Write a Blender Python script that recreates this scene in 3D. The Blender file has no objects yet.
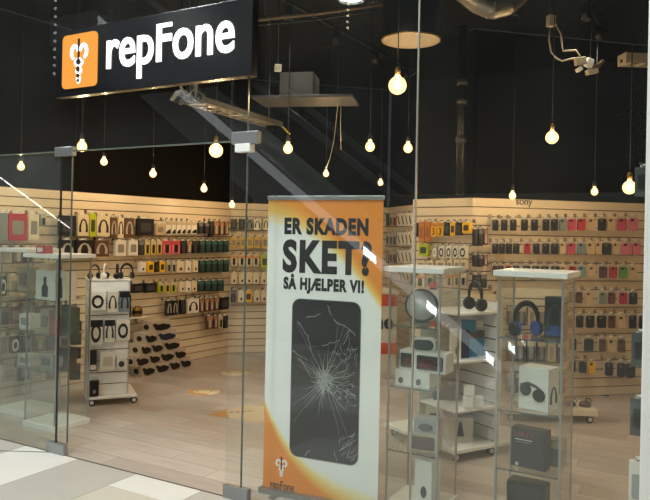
import bpy, bmesh, math, random
from mathutils import Vector, Matrix
random.seed(7)
sc = bpy.context.scene
C = sc.collection
PI = math.pi

# ------------------------------------------------------------------ camera
F_PX, HC, ROLL, CX, CY = 700.0, 1.75, math.radians(1.14), 325.0, 233.0
cam_d = bpy.data.cameras.new('camera')
cam = bpy.data.objects.new('camera', cam_d)
C.objects.link(cam)
cam_d.sensor_width = 36.0
cam_d.lens = 36.0 * F_PX / 650.0
cam_d.shift_y = -17.0 / 650.0
cam_d.clip_end = 200
cam.matrix_world = Matrix.Translation((0, 0, HC)) @ Matrix.Rotation(PI / 2, 4, 'X') @ Matrix.Rotation(ROLL, 4, 'Z')
sc.camera = cam

# ------------------------------------------------------------------ world and exposure
sc.view_settings.view_transform = 'Standard'
sc.view_settings.look = 'None'
sc.view_settings.exposure = 0.0
sc.view_settings.gamma = 1.0
sc.view_settings.use_curve_mapping = False
world = bpy.data.worlds.new('mall_ambience')
sc.world = world
world.use_nodes = True
world.node_tree.nodes['Background'].inputs[0].default_value = (0.9, 0.95, 1.0, 1)
world.node_tree.nodes['Background'].inputs[1].default_value = 0.03
try:
    sc.cycles.transparent_max_bounces = 48
    sc.cycles.max_bounces = 10
except Exception:
    pass

BULB_STRENGTH = 5.0
BULB_WATT = 13.0
BULB_COL = (1.0, 0.68, 0.36)
MALL_POWER = 120.0
TRACK_FILL_POWER = 36.0

# ------------------------------------------------------------------ pixel geometry
cr, sr = math.cos(ROLL), math.sin(ROLL)
def ab(px, py):
    u, v = px - CX, py - CY
    return (u * cr + v * sr) / F_PX, (-u * sr + v * cr) / F_PX
def at(px, py, Y):
    a, b = ab(px, py)
    return Vector((a * Y, Y, HC - b * Y))
def ground(px, py, z=0.0):
    a, b = ab(px, py)
    Y = (HC - z) / b
    return Vector((a * Y, Y, z))

F1 = Vector((-1.97, 5.39, 0))
FA = math.atan2(-0.497, 0.867)
D = Vector((math.cos(FA), math.sin(FA), 0))
N = Vector((-D.y, D.x, 0))                    # points into the shop
def FR(s, n, z=0.0):
    p = F1 + D * s + N * n
    return Vector((p.x, p.y, z))
def hit(P0, nrm, px, py):
    a, b = ab(px, py)
    d = Vector((a, 1.0, -b))
    o = Vector((0, 0, HC))
    t = (Vector(P0) - o).dot(nrm) / d.dot(nrm)
    return o + d * t
def hitf(px, py, n=0.0):
    p = hit(FR(0, n), N, px, py)
    r = p - F1
    return r.dot(D), p.z
def mirror(p):
    p = Vector(p)
    return p - N * (2 * (p - F1).dot(N))

# ------------------------------------------------------------------ materials
def lin(h):
    h = h.lstrip('#')
    o = []
    for i in (0, 2, 4):
        c = int(h[i:i + 2], 16) / 255.0
        o.append(c / 12.92 if c <= 0.04045 else ((c + 0.055) / 1.055) ** 2.4)
    return tuple(o)
MATS = {}
def mat(name, hexc, rough=0.5, metal=0.0, var=0.12, scale=8.0, spec=0.5, bump=0.0, stretch=None):
    if name in MATS:
        return MATS[name]
    m = bpy.data.materials.new(name)
    m.use_nodes = True
    nt = m.node_tree
    b = nt.nodes['Principled BSDF']
    c = lin(hexc)
    b.inputs['Roughness'].default_value = rough
    b.inputs['Metallic'].default_value = metal
    b.inputs['Specular IOR Level'].default_value = spec
    tc = nt.nodes.new('ShaderNodeTexCoord')
    no = nt.nodes.new('ShaderNodeTexNoise')
    no.inputs['Scale'].default_value = scale
    no.inputs['Detail'].default_value = 4
    src = tc.outputs['Object']
    if stretch:
        mp = nt.nodes.new('ShaderNodeMapping')
        mp.inputs['Scale'].default_value = stretch
        nt.links.new(src, mp.inputs[0])
        src = mp.outputs[0]
    nt.links.new(src, no.inputs['Vector'])
    mx = nt.nodes.new('ShaderNodeMix')
    mx.data_type = 'RGBA'
    mx.inputs[6].default_value = tuple(max(0, x * (1 - var)) for x in c) + (1,)
    mx.inputs[7].default_value = tuple(min(1, x * (1 + var)) for x in c) + (1,)
    nt.links.new(no.outputs['Fac'], mx.inputs[0])
    nt.links.new(mx.outputs[2], b.inputs['Base Color'])
    if bump:
        bp = nt.nodes.new('ShaderNodeBump')
        bp.inputs['Strength'].default_value = bump
        nt.links.new(no.outputs['Fac'], bp.inputs['Height'])
        nt.links.new(bp.outputs[0], b.inputs['Normal'])
    MATS[name] = m
    return m
def col(hexc, rough=0.45, spec=0.5):
    return mat('tint_' + hexc.lstrip('#') + '_%d' % int(rough * 100), hexc, rough, 0, 0.1, 30, spec)
def emit(name, colr, strength):
    if name in MATS:
        return MATS[name]
    m = bpy.data.materials.new(name)
    m.use_nodes = True
    nt = m.node_tree
    nt.nodes.clear()
    e = nt.nodes.new('ShaderNodeEmission')
    e.inputs[0].default_value = tuple(colr) + (1,)
    e.inputs[1].default_value = strength
    o = nt.nodes.new('ShaderNodeOutputMaterial')
    nt.links.new(e.outputs[0], o.inputs[0])
    MATS[name] = m
    return m
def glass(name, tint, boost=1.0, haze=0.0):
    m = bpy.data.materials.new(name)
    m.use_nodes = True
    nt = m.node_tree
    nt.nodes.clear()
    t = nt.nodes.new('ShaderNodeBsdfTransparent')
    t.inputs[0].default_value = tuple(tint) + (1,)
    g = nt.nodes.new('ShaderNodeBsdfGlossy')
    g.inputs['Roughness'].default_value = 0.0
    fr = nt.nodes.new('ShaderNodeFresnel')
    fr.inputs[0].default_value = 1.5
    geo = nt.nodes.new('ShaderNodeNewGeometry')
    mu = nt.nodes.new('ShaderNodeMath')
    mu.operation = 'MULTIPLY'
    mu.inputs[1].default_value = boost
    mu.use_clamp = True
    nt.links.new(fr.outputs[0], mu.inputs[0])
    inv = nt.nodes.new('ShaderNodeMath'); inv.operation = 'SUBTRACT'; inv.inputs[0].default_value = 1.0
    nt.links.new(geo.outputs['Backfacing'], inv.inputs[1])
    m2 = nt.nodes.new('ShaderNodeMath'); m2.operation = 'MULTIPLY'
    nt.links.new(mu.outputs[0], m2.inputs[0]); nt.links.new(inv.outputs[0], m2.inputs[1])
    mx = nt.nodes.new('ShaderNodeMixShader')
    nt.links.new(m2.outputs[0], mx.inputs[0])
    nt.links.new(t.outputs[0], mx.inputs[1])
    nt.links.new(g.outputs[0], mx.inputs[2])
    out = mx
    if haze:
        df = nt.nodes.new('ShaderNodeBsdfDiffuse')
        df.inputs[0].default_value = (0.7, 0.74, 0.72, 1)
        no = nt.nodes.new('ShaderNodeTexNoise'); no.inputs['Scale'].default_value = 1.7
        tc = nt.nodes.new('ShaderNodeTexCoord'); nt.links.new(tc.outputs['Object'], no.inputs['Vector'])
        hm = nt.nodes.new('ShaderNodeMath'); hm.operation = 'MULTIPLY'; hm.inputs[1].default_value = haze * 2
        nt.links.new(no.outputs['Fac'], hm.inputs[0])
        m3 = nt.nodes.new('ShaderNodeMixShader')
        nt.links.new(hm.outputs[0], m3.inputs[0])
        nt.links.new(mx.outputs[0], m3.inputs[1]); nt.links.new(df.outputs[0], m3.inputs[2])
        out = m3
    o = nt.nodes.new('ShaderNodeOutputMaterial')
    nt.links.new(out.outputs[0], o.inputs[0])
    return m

M_GLASS = glass('storefront_glass', (0.955, 0.972, 0.958), 2.0, 0.006)
M_GLASSL = glass('green_glass_painted_veil', (0.92, 0.955, 0.93), 2.5, 0.03)  # diffuse haze and raised gloss paint in the veil of reflected mall light
M_VGLASS = glass('cabinet_glass', (0.975, 0.985, 0.978), 1.6, 0.004)
M_EDGE = mat('polished_glass_edge', '#56625b', 0.2, 0, 0.1)
M_SLAT = mat('cream_slatwall', '#e8d9bf', 0.32, 0, 0.04, 3, 0.5)
M_GROOVE = mat('groove_brown', '#6d5a44', 0.7, 0, 0.1)
M_BLACKWALL = mat('matt_black_paint', '#070707', 0.9, 0, 0.2, 4, 0.2)
M_WHITE = mat('white_laminate', '#e6e6e2', 0.35, 0, 0.04)
M_ALU = mat('brushed_aluminium', '#a9adad', 0.35, 0.85, 0.1, 40)
M_STEEL = mat('satin_steel', '#9d9fa0', 0.3, 0.7, 0.08, 60)
M_BLACK = mat('black_plastic', '#121213', 0.4, 0, 0.15)
M_SIGNBLACK = mat('sign_black_enamel', '#0d0e12', 0.25, 0, 0.1)
M_RUBBER = mat('black_gasket', '#0c0c0c', 0.7)
M_CHROME = mat('chrome_wire', '#b9b9b6', 0.2, 0.9, 0.05)
M_CREAM = mat('cream_board', '#e2d8c2', 0.5, 0, 0.06)

# ------------------------------------------------------------------ mesh helpers
def bm_box(bm, x0, x1, y0, y1, z0, z1):
    vs = [bm.verts.new(p) for p in ((x0, y0, z0), (x1, y0, z0), (x1, y1, z0), (x0, y1, z0),
                                    (x0, y0, z1), (x1, y0, z1), (x1, y1, z1), (x0, y1, z1))]
    fs = [(0, 3, 2, 1), (4, 5, 6, 7), (0, 1, 5, 4), (1, 2, 6, 5), (2, 3, 7, 6), (3, 0, 4, 7)]
    return [bm.faces.new([vs[i] for i in f]) for f in fs]
def fin(bm, name, bevel=0.0, smooth=False, seg=2):
    if bevel:
        bmesh.ops.bevel(bm, geom=list(bm.edges), offset=bevel, segments=seg, affect='EDGES', profile=0.5)
    bmesh.ops.recalc_face_normals(bm, faces=bm.faces)
    me = bpy.data.meshes.new(name)
    bm.to_mesh(me)
    bm.free()
    if smooth:
        for p in me.polygons:
            p.use_smooth = True
    return me
def box_me(x0, x1, y0, y1, z0, z1, bevel=0.0, name='box_mesh'):
    bm = bmesh.new()
    bm_box(bm, x0, x1, y0, y1, z0, z1)
    return fin(bm, name, bevel)
def bm_tube(bm, pts, r, seg=8, cap=True, radii=None):
    pts = [Vector(p) for p in pts]
    rings = []
    up = Vector((0, 0, 1))
    prev = None
    for i, p in enumerate(pts):
        t = (pts[min(i + 1, len(pts) - 1)] - pts[max(i - 1, 0)]).normalized()
        if prev is None:
            ref = up if abs(t.dot(up)) < 0.95 else Vector((1, 0, 0))
            n = (ref - t * ref.dot(t)).normalized()
        else:
            n = (prev - t * prev.dot(t)).normalized()
        prev = n
        b = t.cross(n)
        rr = radii[i] if radii else r
        rings.append([bm.verts.new(p + (n * math.cos(2 * PI * k / seg) + b * math.sin(2 * PI * k / seg)) * rr) for k in range(seg)])
    for i in range(len(rings) - 1):
        for k in range(seg):
            bm.faces.new([rings[i][k], rings[i][(k + 1) % seg], rings[i + 1][(k + 1) % seg], rings[i + 1][k]])
    if cap:
        bm.faces.new(rings[0][::-1])
        bm.faces.new(rings[-1])
def tube_me(pts, r, seg=8, radii=None):
    bm = bmesh.new()
    bm_tube(bm, pts, r, seg, True, radii)
    return fin(bm, 'tube_mesh', 0, True)
def lathe_me(prof, seg=20, closed_top=True):
    bm = bmesh.new()
    rings = []
    for r, z in prof:
        rings.append([bm.verts.new((r * math.cos(2 * PI * k / seg), r * math.sin(2 * PI * k / seg), z)) for k in range(seg)])
    for i in range(len(rings) - 1):
        for k in range(seg):
            bm.faces.new([rings[i][k], rings[i][(k + 1) % seg], rings[i + 1][(k + 1) % seg], rings[i + 1][k]])
    if closed_top:
        bm.faces.new(rings[0][::-1])
        bm.faces.new(rings[-1])
    return fin(bm, 'lathe_mesh', 0, True)
def prism_me(outline, y0, y1):
    """outline in x,z; extruded along y"""
    bm = bmesh.new()
    a = [bm.verts.new((x, y0, z)) for x, z in outline]
    b = [bm.verts.new((x, y1, z)) for x, z in outline]
    n = len(a)
    bm.faces.new(a)
    bm.faces.new(b[::-1])
    for i in range(n):
        bm.faces.new([a[i], b[i], b[(i + 1) % n], a[(i + 1) % n]])
    return fin(bm, 'prism_mesh')
def rrect(x0, x1, z0, z1, r, n=5):
    o = []
    for cx, cz, a0 in ((x1 - r, z1 - r, 0), (x0 + r, z1 - r, 90), (x0 + r, z0 + r, 180), (x1 - r, z0 + r, 270)):
        for k in range(n + 1):
            a = math.radians(a0 + 90 * k / n)
            o.append((cx + r * math.cos(a), cz + r * math.sin(a)))
    return o
def oval(cx, cz, rx, rz, n=14):
    return [(cx + rx * math.cos(2 * PI * k / n), cz + rz * math.sin(2 * PI * k / n)) for k in range(n)]
def strip_me(pts, w, y0, y1):
    """flat ribbon following points in the x,z plane"""
    bm = bmesh.new()
    L = []
    for i, (x, z) in enumerate(pts):
        xa, za = pts[max(i - 1, 0)]
        xb, zb = pts[min(i + 1, len(pts) - 1)]
        t = Vector((xb - xa, zb - za))
        t = t.normalized() if t.length > 0 else Vector((1, 0))
        ww = w[i] if isinstance(w, (list, tuple)) else w
        nx, nz = -t.y * ww / 2, t.x * ww / 2
        L.append([bm.verts.new((x + nx, y0, z + nz)), bm.verts.new((x - nx, y0, z - nz)),
                  bm.verts.new((x - nx, y1, z - nz)), bm.verts.new((x + nx, y1, z + nz))])
    for i in range(len(L) - 1):
        for k in range(4):
            bm.faces.new([L[i][k], L[i][(k + 1) % 4], L[i + 1][(k + 1) % 4], L[i + 1][k]])
    bm.faces.new(L[0][::-1])
    bm.faces.new(L[-1])
    return fin(bm, 'strip_mesh')

def obj(name, me, m, parent=None, loc=(0, 0, 0), rz=0.0, scale=None):
    o = bpy.data.objects.new(name, me)
    C.objects.link(o)
    if m is not None:
        if len(me.materials) == 0:
            me.materials.append(m)
        elif me.materials[0] != m:
            o.material_slots[0].link = 'OBJECT'
            o.material_slots[0].material = m
    o.parent = parent
    o.location = loc
    o.rotation_euler = (0, 0, rz)
    if scale:
        o.scale = scale
    return o
def tag(o, label=None, cat=None, group=None, kind=None):
    if label: o['label'] = label
    if cat: o['category'] = cat
    if group: o['group'] = group
    if kind: o['kind'] = kind
    return o
def thing(name, label, cat, loc=(0, 0, 0), rz=0.0, group=None, scale=None):
    o = bpy.data.objects.new(name, None)
    o.empty_display_size = 0.1
    C.objects.link(o)
    o.location = loc
    o.rotation_euler = (0, 0, rz)
    if scale: o.scale = scale
    return tag(o, label, cat, group)
def struct(name, me, m, loc=(0, 0, 0), rz=0.0, label=None):
    o = obj(name, me, m, None, loc, rz)
    o['kind'] = 'structure'
    if label: o['label'] = label
    return o
def text_me(body, bold=0.0, extrude=0.0, spacing=1.0):
    cu = bpy.data.curves.new('lettering', 'FONT')
    cu.body = body
    cu.size = 1.0
    cu.offset = bold
    cu.extrude = extrude
    cu.space_character = spacing
    cu.resolution_u = 4
    to = bpy.data.objects.new('lettering_source', cu)
    C.objects.link(to)
    dg = bpy.context.evaluated_depsgraph_get()
    me = bpy.data.meshes.new_from_object(to.evaluated_get(dg))
    bpy.data.objects.remove(to)
    return me
def fit_text(body, x0, x1, zb, zt, y0, y1, bold=0.0, ref='H', spacing=1.0):
    """letters standing in the x,z plane: left x0, right x1, baseline zb, height of ref letter reaches zt"""
    h = text_me(ref, bold)
    H = max(v.co.y for v in h.vertices)
    bpy.data.meshes.remove(h)
    me = text_me(body, bold, 0.5, spacing)
    xa = min(v.co.x for v in me.vertices)
    xb = max(v.co.x for v in me.vertices)
    for v in me.vertices:
        x, y, z = v.co
        v.co = (x0 + (x - xa) / (xb - xa) * (x1 - x0), y0 + (0.5 - z) * (y1 - y0), zb + y / H * (zt - zb))
    return me
def islands(me):
    bm = bmesh.new()
    bm.from_mesh(me)
    bm.verts.ensure_lookup_table()
    seen, out = set(), []
    for v in bm.verts:
        if v.index in seen: continue
        st, comp = [v], []
        seen.add(v.index)
        while st:
            q = st.pop()
            comp.append(q.index)
            for e in q.link_edges:
                w = e.other_vert(q)
                if w.index not in seen:
                    seen.add(w.index)
                    st.append(w)
        out.append(set(comp))
    bm.free()
    res = []
    for comp in out:
        b2 = bmesh.new()
        b2.from_mesh(me)
        b2.verts.ensure_lookup_table()
        bmesh.ops.delete(b2, geom=[v for v in b2.verts if v.index not in comp], context='VERTS')
        m2 = bpy.data.meshes.new('letter')
        b2.to_mesh(m2)
        b2.free()
        res.append(m2)
    return res

# ================================================================== THE SETTING
W_TOP = 2.16
CEIL = 3.95
P_L0, P_L1 = Vector((-3.744, 6.407, 0)), Vector((-1.357, 10.04, 0))
P_BK1 = Vector((0.945, 10.67, 0))
P_A1 = Vector((1.30, 8.86, 0))
P_B0, P_B1 = Vector((1.00, 8.02, 0)), Vector((1.56, 7.42, 0))
P_R1 = Vector((4.40, 8.13, 0))
S_COL = hitf(643.0, 300, -0.16)[0] - 0.01
P_S0 = FR(S_COL + 0.12, 0.0)
ROOM = [P_L0, P_L1, P_BK1, P_A1, P_B0 + Vector((0.03, 0.05, 0)), P_B1, P_R1, P_S0]

def poly_me(pts, z0, z1):
    bm = bmesh.new()
    a = [bm.verts.new((p[0], p[1], z0)) for p in pts]
    b = [bm.verts.new((p[0], p[1], z1)) for p in pts]
    n = len(a)
    bm.faces.new(a[::-1])
    bm.faces.new(b)
    for i in range(n):
        bm.faces.new([a[i], a[(i + 1) % n], b[(i + 1) % n], b[i]])
    bmesh.ops.triangulate(bm, faces=[f for f in bm.faces if len(f.verts) > 4])
    return fin(bm, 'slab_mesh')

M_UNDER = mat('floor_underlay', '#82776c', 0.8)
floor = struct('floor', poly_me(ROOM, -0.06, -0.012), M_UNDER, label='grey oak laminate floor of the shop')

# planks, one object each
def clip(poly, p, q):
    """keep the side to the right of p->q (inside of the room, walked left wall first)"""
    dx, dy = q[0] - p[0], q[1] - p[1]
    def side(a): return dx * (a[1] - p[1]) - dy * (a[0] - p[0])
    out = []
    for i in range(len(poly)):
        a, b = poly[i], poly[(i + 1) % len(poly)]
        sa, sb = side(a), side(b)
        if sa <= 0: out.append(a)
        if sa * sb < 0:
            t = sa / (sa - sb)
            out.append((a[0] + (b[0] - a[0]) * t, a[1] + (b[1] - a[1]) * t))
    return out
PLANK_MATS = []
for i, h in enumerate(('#b3a79d', '#aba095', '#b9aea4', '#a5998f', '#b0a295', '#b6aaa1')):
    PLANK_MATS.append(mat('grey_oak_plank_%d' % i, h, 0.38, 0, 0.28, 2.2, 0.5, 0.04, (1.2, 14, 1)))
CLIPS = [(P_L0, P_L1), (P_L1, P_BK1), (P_B1, P_R1), (P_R1, P_S0)]
# planks lie in the storefront's own axes: object at F1 turned by FA
PW, PL, row = 0.192, 1.29, 0
n_ = 0.006
while n_ < 7.4:
    s = -2.2 - (row * 0.47 % PL)
    while s < 4.5:
        loc = [(s, n_), (s + PL - 0.003, n_), (s + PL - 0.003, n_ + PW - 0.003), (s, n_ + PW - 0.003)]
        wp = []
        for a, b in loc:
            q = FR(a, b)
            wp.append((q.x, q.y))
        cx = sum(p[0] for p in wp) / 4
        cy = sum(p[1] for p in wp) / 4
        for p, q in CLIPS:
            if p is P_B1 and cx < 1.5: continue
            if len(wp) >= 3:
                wp = clip(wp, p, q)
        keep = len(wp) >= 3
        if keep and cy > 8.0 and cx > 1.15 + max(0, (cy - 8.0)) * 0.12 and cx < 3.2:
            keep = False
        if keep:
            lp = [((Vector((x, y, 0)) - F1).dot(D), (Vector((x, y, 0)) - F1).dot(N)) for x, y in wp]
            area = abs(sum(lp[i][0] * lp[(i + 1) % len(lp)][1] - lp[(i + 1) % len(lp)][0] * lp[i][1] for i in range(len(lp)))) / 2
            if area > 0.004:
                ox, oy = lp[0]
                me = poly_me([(x - ox, y - oy) for x, y in lp], -0.012, 0.0)
                o = obj('plank', me, random.choice(PLANK_MATS), floor)
                o.location = FR(ox, oy)
                o.rotation_euler = (0, 0, FA)
        s += PL
    n_ += PW
    row += 1

# mall floor: slab and tiles
M_GROUT = mat('grey_grout', '#8f8b85', 0.9)
mall_slab = struct('floor_mall', box_me(-9, 12, -16, -0.004, -0.06, -0.011), M_GROUT, F1, FA, 'pale stone tiles of the mall floor')
TILE = {'w': mat('white_stone_tile', '#d3d1cc', 0.3, 0, 0.05, 3),
        'g': mat('grey_stone_tile', '#aeaaa3', 0.32, 0, 0.07, 3),
        'b': mat('beige_stone_tile', '#bcb6aa', 0.32, 0, 0.06, 3)}
tile_cache = {}
cols = {-1: [('w', 1.2), ('g', 1.2)], 0: [('g', 1.5), ('w', 0.9)], 1: [('w', 0.27), ('b', 0.9), ('g', 1.2)], 2: [('g', 0.9), ('w', 0.6)]}
for ci in range(-6, 9):
    s0 = -0.44 + 0.6 * (ci + 1) - 0.6 + 0.6
    s0 = 0.16 + 0.6 * (ci)
    seq = list(cols.get(ci, []))
    nn = -0.007
    while nn > -4.6:
        k, ln = seq.pop(0) if seq else (random.choice('wggbb'), random.choice((0.6, 0.9, 1.2)))
        key = ln
        if key not in tile_cache:
            tile_cache[key] = box_me(0.002, 0.598, -ln + 0.002, -0.002, -0.011, 0.0)
        obj('tile', tile_cache[key], TILE[k], mall_slab, (s0, nn, 0), 0)
        nn -= ln

# walls with slats
def slat_wall(name, p0, p1, label, z_top=W_TOP, upper=True):
    L = (p1 - p0).length
    rz = math.atan2(p1.y - p0.y, p1.x - p0.x)
    w = struct(name, box_me(0, L, 0.018, 0.05, 0.0, z_top), M_GROOVE, p0, rz, label)
    n = int(round(z_top / 0.1))
    pitch = z_top / n
    me = box_me(0, L, 0.0, 0.019, 0.0, pitch - 0.011)
    for i in range(n):
        obj('slat', me, M_SLAT, w, (0, 0, i * pitch + 0.005))
    if upper:
        obj('upper_panel', box_me(0, L, 0.03, 0.07, z_top, CEIL), M_BLACKWALL, w)
    w['_len'] = L
    return w
wall_left = slat_wall('wall_left', P_L0, P_L1, 'cream slatwall along the left side of the shop')
wall_back = slat_wall('wall_back', P_L1, P_BK1, 'cream slatwall at the rear of the shop')
wall_alcove = slat_wall('wall_alcove', P_BK1, P_A1, 'cream slatwall in the rear alcove beside the counter')
wall_angled = slat_wall('wall_angled', P_B0, P_B1, 'narrow angled cream slatwall with yellow boxes')
wall_right = slat_wall('wall_right', P_B1, P_R1, 'cream slatwall facing the entrance with phone cases')
wall_side = slat_wall('wall_side', P_R1, P_S0, 'slatwall along the right side behind the white column')
# the return that closes the angled wall
Lr = (P_A1 - P_B0).length
rr = math.atan2((P_B0 - P_A1).y, (P_B0 - P_A1).x)
struct('wall_return', box_me(0, Lr - 0.03, 0.02, 0.06, 0, CEIL), M_BLACKWALL, P_A1, rr, 'black return wall behind the angled slatwall')

struct('ceiling', poly_me(ROOM, CEIL, CEIL + 0.08), M_BLACKWALL, label='black open ceiling of the shop')

# ---------------------------------------------------------------- storefront glass
G_TOP = 3.92
def pane(name, s0, s1, z0, z1, m, label):
    return struct(name, box_me(0, s1 - s0, -0.006, 0.006, z0, z1), m, FR(s0, 0), FA, label)
H_DOOR = 2.34
S_SEAM0, S_OP0, S_OP1, S_J1, S_J2 = -0.10, 0.02, 1.55, 1.675, 2.86
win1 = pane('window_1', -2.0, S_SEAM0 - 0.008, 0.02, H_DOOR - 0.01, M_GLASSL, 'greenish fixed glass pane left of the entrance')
win2 = pane('window_2', S_SEAM0 + 0.008, S_OP0, 0.10, H_DOOR - 0.01, M_GLASS, 'narrow glass strip at the left of the entrance')
win3 = pane('window_3', -2.0, S_J1 + 0.0, H_DOOR + 0.004, G_TOP, M_GLASS, 'glass transom above the entrance')
win4 = pane('window_4', S_OP1, S_J1 - 0.004, 0.10, H_DOOR - 0.01, M_GLASS, 'narrow glass strip at the right of the entrance')
win5 = pane('window_5', S_J1 + 0.004, S_J2 - 0.004, 0.02, G_TOP, M_GLASS, 'tall glass pane in front of the banner')
win6 = pane('window_6', S_J2 + 0.004, S_COL, 0.02, G_TOP, M_GLASS, 'tall glass pane in front of the display cabinets')
obj('edge_seal', box_me(-0.006, 0.006, -0.006, 0.006, 0.02, H_DOOR), M_RUBBER, win1, (S_SEAM0 + 2.0, 0, 0))
obj('polished_edge', box_me(-0.0025, 0.0025, -0.0063, 0.0063, 0.1, H_DOOR - 0.01), M_EDGE, win2, (S_OP0 - S_SEAM0 - 0.004, 0, 0))
obj('polished_edge', box_me(-2.0, S_J1, -0.0065, 0.0065, H_DOOR - 0.004, H_DOOR + 0.006), M_EDGE, win3, (2.0, 0, 0))
obj('polished_edge', box_me(-0.003, 0.003, -0.0063, 0.0063, 0.02, G_TOP), M_EDGE, win5, (0.0, 0, 0))
obj('joint_seal', box_me(-0.0045, 0.0045, -0.0065, 0.0065, 0.02, G_TOP), mat('clear_silicone', '#9a978d', 0.3, 0.2), win5, (S_J2 - S_J1 - 0.004, 0, 0))
def clamp(parent, ps0, s, z0, z1, w, name):
    bm = bmesh.new()
    bm_box(bm, -w / 2, w / 2, -0.022, 0.022, z0, z1)
    o = obj(name, fin(bm, 'clamp_mesh', 0.004), M_STEEL, parent, (s - ps0, 0, 0))
    o['label'] = 'brushed steel glass clamp'
    return o
clamp(win1, -2.0, -0.09, 0.0, 0.085, 0.20, 'bottom_clamp')
clamp(win1, -2.0, -0.06, H_DOOR - 0.035, H_DOOR + 0.035, 0.20, 'top_clamp')
clamp(win4, S_OP1, 1.645, 0.0, 0.085, 0.20, 'bottom_clamp')
clamp(win4, S_OP1, 1.665, H_DOOR - 0.02, H_DOOR + 0.06, 0.21, 'top_clamp')
obj('pivot_block', box_me(-0.06, 0.06, -0.03, 0.03, H_DOOR - 0.075, H_DOOR - 0.02, 0.004), M_WHITE, win4, (0.105, 0, 0))
# floor rail under the glass
struct('trim_1', box_me(-2.0, S_COL, -0.006, 0.005, -0.01, 0.002), mat('dark_floor_rail', '#5d5a55', 0.4, 0.3), F1, FA, 'dark floor rail under the glass front')
# seam running to the left on the mall floor
ga, gb = ground(-12, 450.5), ground(56, 452.5)
struct('trim_2', box_me(0, (gb - ga).length, -0.006, 0.006, -0.005, 0.002), mat('dark_floor_rail', '#4c4a47'), ga,
       math.atan2((gb - ga).y, (gb - ga).x), 'thin dark seam across the mall tiles')
# white column at the right end
column_ = struct('wall_front_right', box_me(0, 1.6, -0.16, 0.16, 0, 4.3, 0.004), M_WHITE, FR(S_COL + 0.01, 0), FA, 'white column at the right end of the glass front')
struct('wall_front_left', box_me(-1.6, 0, -0.1, 0.1, 0, 4.3), mat('dark_grey_cladding', '#3a3b3c', 0.6), FR(-2.05, 0), FA, 'dark wall at the left end of the glass front')
struct('wall_front_upper', box_me(-4, 7, -0.12, 0.12, G_TOP + 0.01, 6.4), mat('dark_grey_cladding', '#3a3b3c', 0.6), FR(0, 0), FA, 'dark cladding above the glass front')

# ---------------------------------------------------------------- mall behind the camera
M_MALLW = mat('mall_wall_plaster', '#b9b7b1', 0.7)
struct('wall_mall', box_me(-9, 12, -0.1, 0.1, 0, 2.9), M_MALLW, FR(0, -15.0), FA, 'pale wall across the mall')
struct('ceiling_mall', box_me(-9, 12, -16, -0.14, 6.4, 6.5), mat('mall_ceiling_dark', '#2b2b2c', 0.8), F1, FA, 'dark mall ceiling')

def downlight(s, n, z, power, idx, size=0.5):
    p = FR(s, n, z)
    t = thing('unseen_downlight', 'unseen round recessed downlight in the dark mall ceiling', 'ceiling light', p, 0, 'unseen mall downlights')
    obj('housing', lathe_me([(size * .5, 0.0), (size * .56, 0.0), (size * .56, 0.12), (size * .5, 0.12)], 24, False), M_WHITE, t)
    obj('diffuser', lathe_me([(0.001, 0.07), (size * .5, 0.07), (size * .5, 0.09), (0.001, 0.09)], 24, False), emit('downlight_diffuser', (1, 0.97, 0.92), 6.0), t)
    ld = bpy.data.lights.new('downlight_lamp', 'AREA')
    ld.shape = 'DISK'
    ld.size = size
    ld.energy = power
    ld.color = (0.94, 1.0, 0.97)
    lo = bpy.data.objects.new('downlight_lamp', ld)
    C.objects.link(lo)
    lo.parent = t
    lo.location = (0, 0, 0.05)
    lo.rotation_euler = (0, 0, 0)
for i, (s, n) in enumerate(((-1.2, -1.6), (1.0, -1.9), (3.2, -1.7), (0.0, -4.3), (2.6, -4.4), (-6.0, -8.3), (-2.0, -8.3), (2.0, -8.3), (6.0, -8.3), (-5.5, -3.0))):  # unseen ceiling lamps, the far row added to brighten the mall wall
    downlight(s, n, 6.27, MALL_POWER, i)


# ================================================================== PRODUCTS ON THE SLATWALLS
COLS = {  # code: (hex, word)
    'k': ('#16161a', 'black'), 'K': ('#24282b', 'charcoal'), 't': ('#1c3133', 'dark teal'), 'r': ('#b3303c', 'red'),
    'p': ('#d6788a', 'pink'), 'q': ('#c44d6b', 'raspberry'), 'n': ('#cdb591', 'tan'), 'g': ('#7f8a8a', 'grey'),
    'b': ('#7b97a3', 'pale blue'), 'w': ('#e9e4d9', 'white'), 'c': ('#e3d4b3', 'cream'), 'y': ('#f2bf0c', 'yellow'),
    'Y': ('#d3b458', 'pale yellow'), 'l': ('#b7c81c', 'lime'), 'o': ('#c9823c', 'orange'), 'm': ('#5f4436', 'brown'),
    'M': ('#6b3030', 'dark red'), 'v': ('#57384a', 'purple'), 'G': ('#5c9a38', 'green'), 'e': ('#1f3a2c', 'dark green'),
    's': ('#e0717d', 'coral'), 'a': ('#a9a498', 'silver grey'), 'u': ('#2b3550', 'navy')}
ORD = ['', 'first', 'second', 'third', 'fourth', 'fifth', 'sixth', 'seventh', 'eighth', 'ninth', 'tenth', 'eleventh',
       'twelfth', 'thirteenth', 'fourteenth', 'fifteenth', 'sixteenth', 'seventeenth', 'eighteenth', 'nineteenth', 'twentieth',
       'twenty-first', 'twenty-second', 'twenty-third', 'twenty-fourth', 'twenty-fifth', 'twenty-sixth', 'twenty-seventh', 'twenty-eighth']
U = {}
def unit(key, fn):
    if key not in U:
        U[key] = fn()
    return U[key]
def u_box():
    return box_me(-.5, .5, 0, 1, 0, 1)
def u_card():
    return prism_me(rrect(-.5, .5, 0, 1, .08, 2), 0.62, 1.0)
def u_case():
    return prism_me(rrect(-.46, .46, .02, .86, .14, 3), 0.05, 0.75)
def u_cam():
    return prism_me(rrect(-.34, .0, .64, .80, .06, 2), -0.02, 0.12)
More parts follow.
